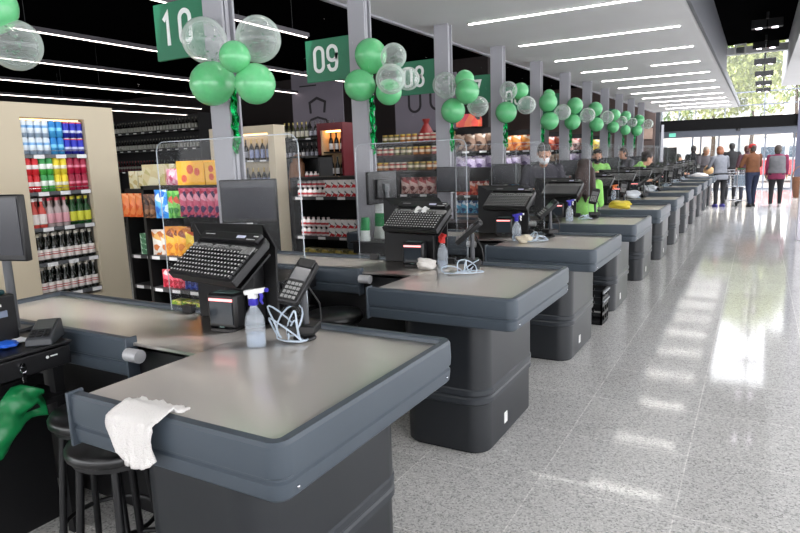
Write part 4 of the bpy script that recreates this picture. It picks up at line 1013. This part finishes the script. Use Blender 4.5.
MB(o).box(wx0+.14, wx1-.14, WY+.1, WY+.14, 1.945, 1.965).build('lamp_strip', LEDM, t, smooth=False)
wb = bottle_mb(.037, .30).build('wine_bottle', bands('wine_dark', [(0, (18, 14, 14)), (.14, (150, 150, 160)), (.42, (18, 14, 14)), (.86, (60, 50, 46))], .2), None, angle=.9)
wb2 = bottle_mb(.037, .30).build('wine_bottle', bands('wine_blue', [(0, (30, 30, 40)), (.1, (130, 140, 176)), (.5, (30, 28, 30)), (.8, (196, 170, 110))], .2), None, angle=.9)
for si, z in enumerate(wz[:3]):
    for q in range(9):
        x = wx0+.2+q*.108; p = wb if q < 5 else wb2
        place(p, (x, WY+.1, z), '%s wine bottle, %s on the %s shelf of the beige wine display' % ('dark' if q < 5 else 'blue labelled', COLN[q], ['top', 'second', 'third'][si]), 'bottle', 'wine in the beige wine display')
t_ = rack('low black shelf of white bottles between the wine display and milk rack', -5.93, -5.45, 7.2, [.8, 1.08, 1.3], top=1.62, d=.3)
for z, nm in ((1.3, 'top'), (1.08, 'middle'), (.8, 'bottom')):
    for c in range(6): place(mb_, (-5.89+c*.08, 7.28, z), 'white bottle with red band, %s, %s shelf of the low black shelf' % (COLN[c], nm), 'bottle', 'white bottles on the low black shelf')
# ---- dark red wine cabinet
RX0, RX1, RYY = -6.05, -5.56, 8.0
o = ((RX0+RX1)/2, RYY+.4, 0); DR = M('dark_red_panel', (98, 22, 32), .5, var=.04)
t = T('wine_cabinet', 'dark red cabinet with a lit niche of wine bottles', 'cabinet', o)
m = MB(o); m.box(RX0, RX0+.06, RYY, RYY+.8, 0, 2.12); m.box(RX1-.04, RX1, RYY, RYY+.8, 0, 2.12); m.box(RX0+.06, RX1-.04, RYY, RYY+.8, 2.01, 2.12); m.box(RX0+.06, RX1-.04, RYY+.3, RYY+.8, 0, 2.01); m.box(RX0+.06, RX1-.04, RYY, RYY+.3, 0, .9); m.build('carcass', DR, t, smooth=False)
m = MB(o); m.box(RX0+.06, RX0+.09, RYY+.01, RYY+.3, .9, 2.01); m.box(RX0+.06, RX1-.04, RYY+.28, RYY+.3, .9, 2.01); m.build('niche_lining', M('pale_oak', (206, 178, 140), .6), t, smooth=False)
for z in (1.68, 1.30, .93): MB(o).box(RX0+.06, RX1-.04, RYY+.03, RYY+.28, z-.02, z).build('shelf', SHELFM, t, smooth=False)
MB(o).box(RX0+.1, RX1-.06, RYY+.1, RYY+.16, 1.985, 2.005).build('lamp_strip', lamp('niche_lamp_warm', (255, 190, 110), 9), t, smooth=False)
wb3 = bottle_mb(.038, .30).build('wine_bottle', bands('wine_red_lab', [(0, (14, 12, 12)), (.12, (206, 202, 200)), (.42, (14, 12, 12)), (.9, (40, 20, 22))], .2), None, angle=.9)
for si, z in enumerate((1.68, 1.30, .93)):
    for q in range(3): place(wb3, (RX0+.19+q*.105, RYY+.1, z), 'wine bottle with white label, %s on the %s shelf of the red cabinet' % (['left', 'middle', 'right'][q], ['top', 'middle', 'bottom'][si]), 'bottle', 'wine in the red cabinet')
# ---- open wine shelf left of the red cabinet
tall('black wine shelf left of the red cabinet', -8.05, -6.5, 9.4, [1.2, 1.60, 1.985], 2.05)
wb4 = bottle_mb(.038, .30).build('wine_bottle', bands('wine_white', [(0, (70, 72, 34)), (.1, (206, 200, 180)), (.45, (60, 60, 30)), (.85, (170, 150, 70))], .2), None, angle=.9)
for si, z in enumerate((1.985, 1.60, 1.2)):
    for q in range(12):
        p = wb4 if (q < 6 and si == 0) else wb if q % 5 < 3 else wb3
        place(p, (-7.95+q*.105, 9.5, z), '%s wine bottle, %s on the %s shelf left of the red cabinet' % ('pale' if p is wb4 else 'dark', COLN[q], ['top', 'second', 'third'][si]), 'bottle', 'wine on the black wine shelf')
# ---- far wine wall
tall('long black wine shelf far back at the left of the store', -16.3, -12.45, 11.5, [1.45, 2.02, 2.5], 2.9, mat=SHELFM)
wb5 = bottle_mb(.04, .30).build('wine_bottle', bands('wine_far', [(0, (20, 20, 18)), (.1, (150, 150, 140)), (.5, (20, 22, 18)), (.85, (90, 90, 80))], .25), None, angle=.9)
wb6 = bottle_mb(.04, .30).build('wine_bottle', bands('wine_far_r', [(0, (60, 18, 20)), (.3, (90, 84, 76)), (.5, (50, 18, 20)), (.85, (110, 40, 40))], .25), None, angle=.9)
for si, z in enumerate((2.02, 1.45, 2.5)):
    for q in range(30):
        p = wb5 if si != 1 or q > 14 else wb6
        place(p, (-16.1+q*.12, 11.6, z), 'wine bottle on the %s shelf of the far wine wall' % ['middle', 'lower', 'upper'][si], 'bottle', 'wine on the %s shelf of the far wall' % ['middle', 'lower', 'upper'][si])
# ---- grey wall posters with line drawings
PG = M('poster_grey', (118, 112, 122), .7, var=.06, vscale=2); LN = M('poster_line', (34, 30, 34), .7)
t = T('wall_poster', 'grey poster with a dark line drawing of a bag above the wine shelves', 'poster', (-9.25, 12.3, 1.6))
MB().box(-.75, .75, 0, .03, 0, 2.1).build('panel', PG, t, smooth=False)
m = MB(); m.stroke([(-.3, .2), (-.35, .7), (-.2, .95), (0, 1.0), (.25, .93), (.36, .7), (.3, .2)], .05, -.01, 0); m.stroke([(-.2, 1.1), (-.22, 1.35), (0, 1.45), (.24, 1.35), (.2, 1.1)], .06, -.01, 0); m.stroke([(-.2, .3), (.2, .62), (.3, .4)], .03, -.01, 0); m.stroke([(-.5, 1.75), (0, 1.75)], .03, -.01, 0)
m.build('drawing', LN, t, smooth=False)
t = T('wall_poster', 'grey poster with two dark loops above the jar stand', 'poster', (-6.35, 12.3, 1.3))
MB().box(-.75, .75, 0, .03, 0, 2.0).build('panel', PG, t, smooth=False)
for cx_, a_, b_ in ((-.25, .14, .3), (.3, .16, .28)): MB().stroke(ring(cx_, 1.55, a_, b_), .05, -.01, 0, True).build('loop_drawing', LN, t, smooth=False)
m = MB()
for z in (.55, .68, .81): m.stroke([(.1, z), (.65, z)], .035, -.01, 0)
m.build('text_lines', LN, t, smooth=False)
# ================================================================= PEOPLE
SKIN = M('skin', (196, 146, 120), .55, var=.04, vscale=10)
def remesh(o, vox, it=4):
    r = o.modifiers.new('r', 'REMESH'); r.mode = 'VOXEL'; r.voxel_size = vox
    s_ = o.modifiers.new('s', 'SMOOTH'); s_.factor = .5; s_.iterations = it
    dg = bpy.context.evaluated_depsgraph_get(); me = bpy.data.meshes.new_from_object(o.evaluated_get(dg)); mats = o.data.materials[0]
    o.modifiers.clear(); o.data = me
    if not me.materials: me.materials.append(mats)
    me.polygons.foreach_set('use_smooth', [True]*len(me.polygons)); return o
def ell(m, c, a, b, ax=None, n=18):
    return [(c[0]+a*math.cos(2*PI*i/n), c[1]+b*math.sin(2*PI*i/n), c[2]) for i in range(n)]
def hand(m, w, d, side, curl=.5, k=1.):
    """palm, four unequal bent fingers and a thumb leaving the side of the palm"""
    w = Vector(w); d = Vector(d).normalized(); a = d.orthogonal().normalized()
    lat = Vector((0, 1, 0))-d*d.y
    lat = lat.normalized() if lat.length > .2 else Vector((1, 0, 0))
    nrm = d.cross(lat)*side
    pc = w+d*.045*k
    m.caps(w, pc, .024*k, .03*k, 10)
    m.caps(pc+lat*.018*k, pc-lat*.022*k, .022*k, .02*k, 10)
    for i, L in enumerate((.072, .082, .076, .058)):
        b = w+d*.08*k+lat*(.03-.02*i)*k; L *= k
        p1 = b+d*L*.45+nrm*L*.12*curl; p2 = p1+(d*(1-curl*.7)+nrm*curl)*L*.35; p3 = p2+(d*(.8-curl)+nrm*curl*1.2)*L*.22
        m.caps(w+d*.055*k+lat*(.026-.018*i)*k, b, .0105*k, .0105*k, 8); m.caps(b, p1, .0105*k, .0098*k, 8); m.caps(p1, p2, .0098*k, .009*k, 8); m.caps(p2, p3, .009*k, .0082*k, 8)
    t0 = w+d*.03*k+lat*.026*k; t1 = t0+(lat*.7+d*.7+nrm*.2)*.035*k; t2 = t1+(d*.9+lat*.25+nrm*.3)*.028*k
    m.caps(t0, t1, .013*k, .0115*k, 8); m.caps(t1, t2, .0115*k, .0095*k, 8)
def person(label, loc, rz, top, legs, hairc, seated=False, lean=0., H=1.62, la=None, ra=None, hair='short', build=1., mask=None, shoes=(40, 40, 44), vest=None, cap=None, turn=0., nod=0., step=0., sleeves=None, group=None, long_=None, vox=.012):
    """la / ra: (elbow, wrist) in the body frame, forward is +Y, left is -X"""
    t = T('person', label, 'person', loc, rz, group)
    k = H/1.62
    hip = .68 if seated else .88*k
    hx = .09*k
    dz = hip-.88*k
    def up(x, y, z):   # torso point with lean about the hip
        z0 = hip; h = z*k+dz-z0
        return Vector((x*k, y*k+h*math.sin(lean), z0+h*math.cos(lean)))
    shL, shR = up(-.165*build, 0, 1.335), up(.165*build, 0, 1.335)
    if la is None: la = ((-.23, .0, 1.07), (-.23, .10, .86))
    if ra is None: ra = ((.23, .0, 1.07), (.23, .10, .86))
    la = [Vector((p[0]*k, p[1]*k, p[2]*k+dz)) for p in la]; ra = [Vector((p[0]*k, p[1]*k, p[2]*k+dz)) for p in ra]
    if seated:
        hipL, hipR = Vector((-hx, 0, hip)), Vector((hx, 0, hip)); knL, knR = Vector((-.12, .40, hip-.02)), Vector((.12, .40, hip-.02)); anL, anR = Vector((-.12, .30, .26)), Vector((.12, .30, .26))
    else:
        hipL, hipR = Vector((-hx, 0, hip)), Vector((hx, 0, hip)); knL, knR = Vector((-hx-.01, .03-step*.3, .46*k)), Vector((hx+.01, .03+step*.35, .47*k)); anL, anR = Vector((-hx-.01, -step*.8, .085)), Vector((hx+.01, step*.55, .085))
    hd = up(0, .02+nod*.3, 1.52); nk = up(0, -.005, 1.40)
    Rh = Matrix.Translation(hd) @ Matrix.Rotation(turn, 4, 'Z') @ Matrix.Rotation(-lean*.5-nod, 4, 'X')
    # body
    m = MB()
    def torso(mm, e, z0=.86, z1=1.40):
        rings = []
        for z, a, b in ((.84, .150, .105), (.90, .160, .112), (1.0, .142*(.6+.4*build), .10), (1.10, .138*(.5+.5*build), .098*build), (1.22, .152, .105*build), (1.31, .16, .098), (1.36, .135, .08), (1.40, .07, .06)):
            if z < z0 or z > z1: continue
            c = up(0, 0, z); n = 20
            rings.append([c+Vector(((a*build+e)*k*math.cos(2*PI*i/n), (b+e)*k*math.sin(2*PI*i/n)*math.cos(lean), -(b+e)*k*math.sin(2*PI*i/n)*math.sin(lean))) for i in range(n)])
        mm.loft(rings)
    torso(m, 0, .84)
    m.caps(nk-Vector((0, 0, .05)), hd-Vector((0, 0, .04)), .052*k, .048*k, 12)
    m.m = Rh
    m.ball((0, -.012, .03), .074, .092, .088, 20, 14); m.ball((0, .02, -.03), .060, .07, .085, 18, 12); m.ball((0, .05, -.085), .034, .032, .026, 12, 8)
    m.cone((0, .088, .005), (0, .108, -.028), .008, .015, 8); m.ball((0, .107, -.030), .015, .012, .011, 10, 8)
    for sx in (-1, 1): m.ball((sx*.076, -.012, -.008), .010, .022, .032, 10, 8)
    m.ball((0, .083, -.062), .024, .010, .006, 10, 6); m.ball((0, .081, -.073), .02, .011, .007, 10, 6)
    for sx in (-1, 1): m.ball((sx*.03, .079, .022), .022, .010, .007, 10, 6)
    m.m = None
    for sh, arm, sd in ((shL, la, -1), (shR, ra, 1)):
        m.caps(sh, arm[0], .046*k, .037*k, 12); m.caps(arm[0], arm[1], .037*k, .025*k, 12); hand(m, arm[1], arm[1]-arm[0], sd)
    for h_, kn, an in ((hipL, knL, anL), (hipR, knR, anR)):
        m.caps(h_, kn, .078*k*build, .05*k, 14); m.caps(kn, an, .05*k, .034*k, 12); m.caps(an, an+Vector((0, .13, -.05)), .034, .028, 10)
    b = remesh(m.build('body', SKIN, t), .009, 3)
    # eyes
    m = MB(); m.m = Rh
    for sx in (-1, 1): m.ball((sx*.03, .083, .008), .013, .007, .008, 10, 8)
    m.build('eyes', M('eye_dark', (40, 30, 28), .2), t)
    # top
    m = MB(); torso(m, .018, .86, 1.41); m.caps(up(0, -.004, 1.37), up(0, -.004, 1.415), .066*k, .062*k, 12)
    sl = .9 if sleeves is None else sleeves
    for sh, arm in ((shL, la), (shR, ra)):
        if vest is None or True:
            m.caps(sh, arm[0], .064*k, .052*k, 12)
            if sl > .5: m.caps(arm[0], arm[0].lerp(arm[1], sl), .052*k, .038*k, 12)
    if long_:
        c0, c1 = up(0, 0, .88), up(0, -.01, .74); m.loft([ell(m, c, (.175*build)*k, .128*k) for c in (c1, c0)])
    remesh(m.build('shirt' if sl < .5 else 'jacket', M('cloth_%d_%d_%d' % top, top, .85, var=.12, vscale=14, bump=.25, bscale=40), t), vox, 5)
    if vest:
        m = MB(); torso(m, .032, .86, 1.36); remesh(m.build('vest', M('cloth_%d_%d_%d' % vest, vest, .9, var=.12, vscale=14), t), vox, 4)
    # trousers
    m = MB(); rings = []
    c0 = up(0, 0, .96); m.loft([ell(m, Vector((0, 0, hip-.06)), .165*build*k, .122*k), ell(m, c0, .16*build*k, .118*k)])
    for h_, kn, an in ((hipL, knL, anL), (hipR, knR, anR)):
        m.caps(h_, kn, .094*k*build, .064*k, 14); m.caps(kn, kn.lerp(an, .94), .064*k, .05*k, 12)
    remesh(m.build('trousers', M('cloth_%d_%d_%d' % legs, legs, .9, var=.1, vscale=12), t), vox, 4)
    # shoes
    for an in (anL, anR):
        m = MB(); a = an.copy(); zb = a.z-.085
        m.loft([[(a.x+sx*.04*math.cos(2*PI*i/14), a.y-.03+.06+.135*math.sin(2*PI*i/14)*1., zb+z) for i in range(14)] for sx, z in ((1.05, .0), (1.08, .025), (.95, .05))]); m.ball((a.x, a.y+.02, zb+.055), .042, .085, .04, 12, 8)
        m.build('shoe', M('shoe_%d_%d_%d' % shoes, shoes, .6), t)
    # hair
    HM = M('hair_%d_%d_%d' % hairc, hairc, .5, var=.3, vscale=30, bump=.6, bscale=80)
    if cap is None or True:
        m = MB(); m.m = Rh
        m.ball((0, -.022, .045), .085, .094, .086, 22, 14)
        if hair in ('bob', 'long'): m.ball((0, -.05, -.02), .088, .07, .10, 18, 12)
        m.m = None
        if hair == 'long':
            h0 = Rh @ Vector((0, -.06, -.02)); 
            for sx in (-.06, 0, .06): m.caps(h0+Vector((sx, 0, 0)), up(sx*1.4, -.13, 1.22), .05, .042, 12); m.caps(up(sx*1.4, -.13, 1.22), up(sx*1.7, -.125, 1.12), .042, .012, 12)
        if hair == 'short':
            m.m = Rh; m.ball((0, -.05, -.01), .078, .055, .07, 16, 10); m.m = None
        if hair == 'bun':
            m.m = Rh; m.ball((0, -.05, -.01), .08, .06, .07, 16, 10); m.ball((0, -.11, .05), .045, nu=14, nv=10); m.m = None
        # cut away the face
        o_ = remesh(m.build('hair', HM, t), .01, 2)
        bmx = bmesh.new(); bmx.from_mesh(o_.data); inv = Rh.inverted(); dele = []
        for f in bmx.faces:
            p = inv @ f.calc_center_median()
            if p.y > .035 and p.z < .065 and p.z > -.2: dele.append(f)
        bmesh.ops.delete(bmx, geom=dele, context='FACES'); bmx.to_mesh(o_.data); bmx.free()
    if cap:
        m = MB(); m.m = Rh; m.lathe([(.094, .03), (.097, .06), (.085, .105), (.05, .135), (.004, .142)], n=20, sy=1.12); m.box(-.06, .06, .07, .15, .035, .045)
        m.build('cap', M('cap_%d_%d_%d' % cap, cap, .8), t, bevel=.004)
    if mask:
        m = MB(); m.m = Rh; m.ball((0, .045, -.055), .064, .072, .055, 20, 12); m.tube([(-.06, .07, -.04), (-.078, .0, -.01)], .003, 6); m.tube([(.06, .07, -.04), (.078, .0, -.01)], .003, 6)
        m.build('face_mask', M('mask_%d_%d_%d' % mask, mask, .8), t)
    return t
LIME = (146, 212, 108)
work_l = ((-.25, .10, 1.10), (-.14, .30, 1.08)); work_r = ((.25, .10, 1.10), (.14, .30, 1.08))
g = 'cashiers'
person('person in dark grey jacket and white face mask bending over the fifth register', (-2.36, 7.76, 0), PI+.35, (62, 60, 70), (30, 30, 34), (34, 28, 26), lean=.18, nod=.45, la=work_l, ra=work_r, mask=(226, 228, 232), H=1.64, build=1.12)
person('person with long dark hair seen from behind in a bright green shirt', (-1.69, 7.16, 0), .35, LIME, (24, 26, 34), (52, 34, 30), H=1.42, hair='long', la=((-.2, .06, 1.08), (-.12, .28, 1.0)), ra=((.2, .06, 1.08), (.12, .28, 1.0)), sleeves=.3, lean=.1)
person('person in bright green shirt and black face mask facing the camera', (-2.44, 11.15, 0), PI+.3, LIME, (24, 26, 34), (30, 24, 24), hair='bob', la=work_l, ra=((.24, .12, 1.15), (.10, .26, 1.22)), mask=(26, 26, 30), sleeves=.3, nod=.3, H=1.56)
person('person in bright green shirt with dark bun bending sideways over the eighth checkout', (-1.97, 12.05, 0), -1.0, LIME, (24, 26, 34), (36, 28, 26), H=1.50, hair='bun', la=work_l, ra=work_r, sleeves=.3, lean=.25, nod=.3)
person('person with dark curly hair behind the eighth checkout, beside the bun wearer', (-2.5, 14.35, 0), 2.4, (90, 90, 96), (30, 30, 36), (54, 40, 34), hair='bob', la=work_l, ra=work_r, H=1.6, nod=.3)
person('person in bright green shirt seated at the farthest checkout', (-2.05, Y0+11*S+.2, 0), -.9, LIME, (24, 26, 34), (28, 22, 22), seated=True, hair='short', la=work_l, ra=work_r, sleeves=.3, lean=.15)
g = 'customers'
person('person in grey jumper and black trousers leaning to the last checkout, seen from behind', (-.86, 18.7, 0), .55, (106, 109, 117), (26, 26, 30), (122, 72, 46), lean=.14, hair='bob', la=((-.25, .14, 1.1), (-.2, .36, 1.04)), ra=((.25, .12, 1.1), (.2, .34, 1.02)), shoes=(70, 66, 140), long_=True, H=1.58, build=1.08)
person('person in brown jacket and red cap pushing the trolley', (-.12, 18.9, 0), .5, (106, 66, 40), (36, 44, 68), (60, 50, 44), la=((-.25, .12, 1.08), (-.2, .36, 1.0)), ra=((.25, .12, 1.08), (.2, .36, 1.0)), cap=(170, 40, 40), step=.16, H=1.6, lean=.08, build=1.1)
person('person in grey vest with burgundy sleeves walking away at the right', (.42, 18.8, 0), -.05, (112, 34, 66), (26, 26, 30), (56, 46, 40), vest=(104, 104, 108), step=.1, hair='bob', long_=True, H=1.56, build=1.16, shoes=(150, 146, 146))
person('person in dark grey jacket with pale hair facing the checkout end', (-1.40, 20.4, 0), -2.4, (84, 80, 84), (40, 44, 60), (176, 160, 144), la=work_l, ra=work_r, H=1.58, build=1.1, nod=.3)
person('person in black coat with dark hair behind the pale haired one', (-1.78, 21.6, 0), .3, (26, 26, 30), (30, 30, 36), (40, 32, 30), H=1.64)
person('person in black coat standing at the middle of the entrance doors', (-.72, 21.6, 0), .1, (22, 22, 26), (28, 28, 34), (26, 24, 24), H=1.68, build=1.1)
person('person in a brown jacket and dark hair between the grey jumper and the black coat', (-1.06, 22.4, 0), .2, (96, 64, 48), (30, 30, 40), (36, 30, 30), H=1.5)
person('person in dark plum jacket just left of the red cap', (-.30, 20.6, 0), .2, (64, 34, 44), (36, 38, 50), (66, 40, 36), H=1.58)
person('person with long brown hair seen over the milk rack, in a dark top', (-5.9, 7.3, 0), .4, (40, 36, 40), (30, 30, 34), (110, 72, 44), hair='long', H=1.62)
# items at the end of the last checkouts
one('paper_bag', 'tan paper bag on the end of the farthest checkout', 'bag', crumple(.13, .09, .12, 21, .1), M('kraft', (196, 160, 116), .8), (-1.2, Y0+11*S+.5, .8385))
one('white_bag', 'white carrier bag on the eleventh checkout', 'bag', crumple(.2, .1, .05, 22, .2), M('white_film2', (226, 224, 226), .4), (-1.3, Y0+10*S+.45, .8385))
# shopping trolley
t = T('shopping_trolley', 'silver wire shopping trolley in front of the red capped shopper', 'trolley', (-.42, 19.35, 0), .5)
m = MB()
def ringz(z, w, y0, y1): return [(-w, y0, z), (w, y0, z), (w, y1, z), (-w, y1, z)]
for i in range(7):
    z = .5+i*.075; f = i/6; m.tube(ringz(z, .2+.06*f, -.3-.02*f, .32+.14*f), .004, 5, closed=True)
for i in range(9):
    f = i/8
    for w0, w1, ya, yb in ((-.2+.4*f, -.26+.52*f, -.3, -.32), (-.2+.4*f, -.26+.52*f, .32, .46)): m.tube([(w0, ya, .5), (w1, yb, .95)], .003, 5)
for i in range(13):
    f = i/12
    for s_ in (-1, 1): m.tube([(s_*.2, -.3+.62*f, .5), (s_*.26, -.32+.78*f, .95)], .003, 5)
    m.tube([(-.2, -.3+.62*f, .5), (.2, -.3+.62*f, .5)], .003, 5)
m.build('basket', CHROME, t)
m = MB()
for s_ in (-1, 1): m.tube([(s_*.24, -.34, .98), (s_*.22, -.3, .5), (s_*.2, -.26, .14), (s_*.2, .42, .12)], .011, 8)
m.tube([(-.2, -.26, .14), (.2, -.26, .14)], .009, 8); m.tube([(-.2, .42, .12), (.2, .42, .12)], .009, 8); m.build('frame', CHROME, t)
MB().cone((-.26, -.36, .99), (.26, -.36, .99), .016, n=12).build('handle', M('handle_green', (40, 120, 80), .4), t)
for x in (-.2, .2):
    for y in (-.26, .42): MB().cone((x-.012, y, .055), (x+.012, y, .055), .055, n=16).build('wheel', BLACK, t)
MB().box(-.1, .1, -.12, .12, .525, .82).build('placard', M('placard', (150, 170, 190), .5), t, smooth=False)
# wicker basket near the right-hand door frame
t = T('wicker_basket', 'tall wicker basket with arched handle by the right end of the doors', 'basket', (1.12, 22.4, 0))
WK = M('wicker', (98, 62, 40), .7, var=.3, vscale=40, bump=.8, bscale=70)
MB().lathe([(.16, 0), (.2, .3), (.22, .62), (.205, .62), (.185, .3), (.15, .03)], n=20).build('body', WK, t)
MB().tube([(.21*math.cos(a*PI/12), 0, .62+.32*math.sin(a*PI/12)) for a in range(13)], .014, 8).build('handle', WK, t)

# ================================================================= OUTDOORS
def leaves(n, rx, ry, rz, seed, sz):
    m = MB(); rnd = random.Random(seed); cl = [(rnd.uniform(-.7, .7), rnd.uniform(-.7, .7), rnd.uniform(-.7, .7), rnd.uniform(.3, .5)) for _ in range(26)]
    for i in range(n):
        c = rnd.choice(cl); v = Vector((rnd.gauss(0, 1), rnd.gauss(0, 1), rnd.gauss(0, 1))).normalized()*c[3]*rnd.uniform(.6, 1)
        p = Vector(((c[0]+v.x)*rx, (c[1]+v.y)*ry, (c[2]+v.z)*rz)); q = Matrix.Translation(p) @ Matrix.Rotation(rnd.uniform(0, 6), 4, 'Z') @ Matrix.Rotation(rnd.uniform(-1.3, 1.3), 4, 'X')
        s_ = sz*rnd.uniform(.6, 1.3)
        m.add([q @ Vector(a) for a in ((0, -s_, 0), (s_*.5, 0, s_*.12), (0, s_, 0), (-s_*.5, 0, s_*.12))], [(0, 1, 2, 3)])
    return m
LF = M('leaf_yellow_green', (170, 178, 112), .7, var=.35, vscale=.8)
LF2 = M('leaf_green', (120, 146, 92), .7, var=.35, vscale=.8)
BK = M('bark', (90, 76, 64), .9)
for i, (x, y, h, r, mt, d) in enumerate(((-2.6, 44, 5.0, 3.0, LF, 'yellow green street tree left of the doors'), (1.6, 41, 6.2, 3.2, LF, 'tall yellow green street tree above the doors'), (5.0, 47, 6.6, 3.4, LF2, 'green street tree right of the doors'), (-.6, 52, 7.4, 3.8, LF2, 'tall green tree behind the street trees'), (-7.0, 50, 5.6, 3.6, LF2, 'green street tree far left outside'), (9.5, 40, 6, 3.4, LF, 'yellow green street tree far right outside'))):
    t = T('street_tree', d+', outside', 'tree', (x, y, -.04), 0, 'street trees outside')
    MB().tube([(0, 0, 0), (.08, .05, h*.4), (-.05, 0, h*.9)], [.16, .12, .05], 10).build('trunk', BK, t)
    f_ = leaves(5200, r, r, r*.9, i, .17).build('foliage', mt, t, smooth=False); f_.location = (0, 0, h)
t = T('van', 'red and white van with dark windows parked outside the right-hand doors', 'van', (2.1, 34, -.04), 0)
VR = M('van_red', (206, 60, 66), .35, coat=.5); VW = M('van_white', (232, 232, 234), .35, coat=.5); VG = M('van_glass', (70, 84, 96), .1)
prof = [(-2.3, .35), (2.0, .35), (2.35, .5), (2.35, 1.02), (-2.3, 1.02)]
m = MB(); n = len(prof); m.add([(x, -.9, z) for x, z in prof]+[(x, .9, z) for x, z in prof], [tuple(range(n)), tuple(range(2*n-1, n-1, -1))]+[(i, (i+1) % n, n+(i+1) % n, n+i) for i in range(n)]); m.build('lower_body', VR, t, bevel=.05)
prof = [(-2.3, 1.02), (2.35, 1.02), (1.75, 1.62), (1.4, 1.95), (-2.25, 1.98)]
m = MB(); m.add([(x, -.88, z) for x, z in prof]+[(x, .88, z) for x, z in prof], [tuple(range(n)), tuple(range(2*n-1, n-1, -1))]+[(i, (i+1) % n, n+(i+1) % n, n+i) for i in range(n)]); m.build('upper_body', VW, t, bevel=.05)
for a, b in ((-2.05, -1.1), (-.95, .1), (.25, 1.5)): MB().box(a, b, -.895, -.87, 1.12, 1.62).build('window', VG, t, smooth=False)
for x in (-1.5, 1.5):
    for y in (-.85, .85):
        w = MB().cone((x, y-.1, .34), (x, y+.1, .34), .33, n=24).build('wheel', M('tyre', (24, 24, 26), .8), t); MB().cone((x, y-.11, .34), (x, y+.11, .34), .18, n=18).build('hub_cap', CHROME, w)
MB().box(2.3, 2.4, -.7, -.45, .72, .88).build('headlamp', WHITEP, t, bevel=.02)
t = T('building', 'pale pink building with brown bands across the street outside', 'building', (-3.0, 60, -.04))
MB().box(-6, 4.5, 0, 6, 0, 7.5).build('walls', M('pale_wall', (230, 218, 206), .9), t, smooth=False)
MB().box(-6.05, 4.55, -.05, 6.05, 3.0, 3.3).build('band', M('brown_band', (176, 140, 116), .9), t, smooth=False)
MB().box(-6.1, 4.6, -.1, 6.1, 7.5, 7.7).build('roof', M('roof_edge', (150, 120, 104), .9), t, smooth=False)
for i in range(5):
    for z in (1.0, 4.3): w = MB().box(-5.2+i*2, -4.1+i*2, -.04, .02, z, z+1.5).build('window', M('pale_pane', (186, 190, 192), .3), t, smooth=False); MB().box(-5.26+i*2, -4.04+i*2, -.05, .02, z-.1, z).build('sill', WHITEP, w, smooth=False)
t = T('fence_bar', 'low grey railing outside the left-hand doors', 'railing', (-3.0, 31, -.04))
MB().box(-2.2, 2.0, -.03, .03, .9, .96).build('top_rail', FR, t, smooth=False)
for i in range(6): MB().box(-2.1+i*.8, -2.04+i*.8, -.03, .03, 0, .9).build('post', FR, t, smooth=False)

for o_ in list(bpy.data.objects):
    if o_.parent is None and 'label' not in o_ and 'kind' not in o_ and o_.type == 'MESH': bpy.data.objects.remove(o_)
# ================================================================= LIGHT, SKY, CAMERA
w = bpy.data.worlds.new('sky'); bpy.context.scene.world = w; w.use_nodes = True
bg = w.node_tree.nodes['Background']; bg.inputs[0].default_value = lin((249, 250, 254)); bg.inputs[1].default_value = 3.2
sn = bpy.data.lights.new('sun', 'SUN'); sn.energy = 2.5; sn.angle = .05; so_ = bpy.data.objects.new('sun', sn); C.objects.link(so_); so_.rotation_euler = (math.radians(40), 0, math.radians(20))
cam = bpy.data.cameras.new('camera'); co = bpy.data.objects.new('camera', cam); C.objects.link(co)
yaw, pit, rol, f = -.5243, .1686, .0341, 619.27
F = Vector((math.sin(yaw)*math.cos(pit), math.cos(yaw)*math.cos(pit), -math.sin(pit))); Rt = Vector((math.cos(yaw), -math.sin(yaw), 0)); D = F.cross(Rt)
c, s_ = math.cos(rol), math.sin(rol)
R = c*Rt+s_*D; Dn = -s_*Rt+c*D
mt = Matrix((R, -Dn, -F)).transposed().to_4x4(); mt.translation = (0, 0, 1.5)
co.matrix_world = mt; cam.sensor_width = 36; cam.lens = f/800*36; cam.clip_start = .05; cam.clip_end = 300
sc = bpy.context.scene; sc.camera = co
sc.view_settings.view_transform = 'Standard'; sc.view_settings.look = 'None'; sc.view_settings.exposure = 0.5; sc.view_settings.gamma = 1; sc.view_settings.use_curve_mapping = False
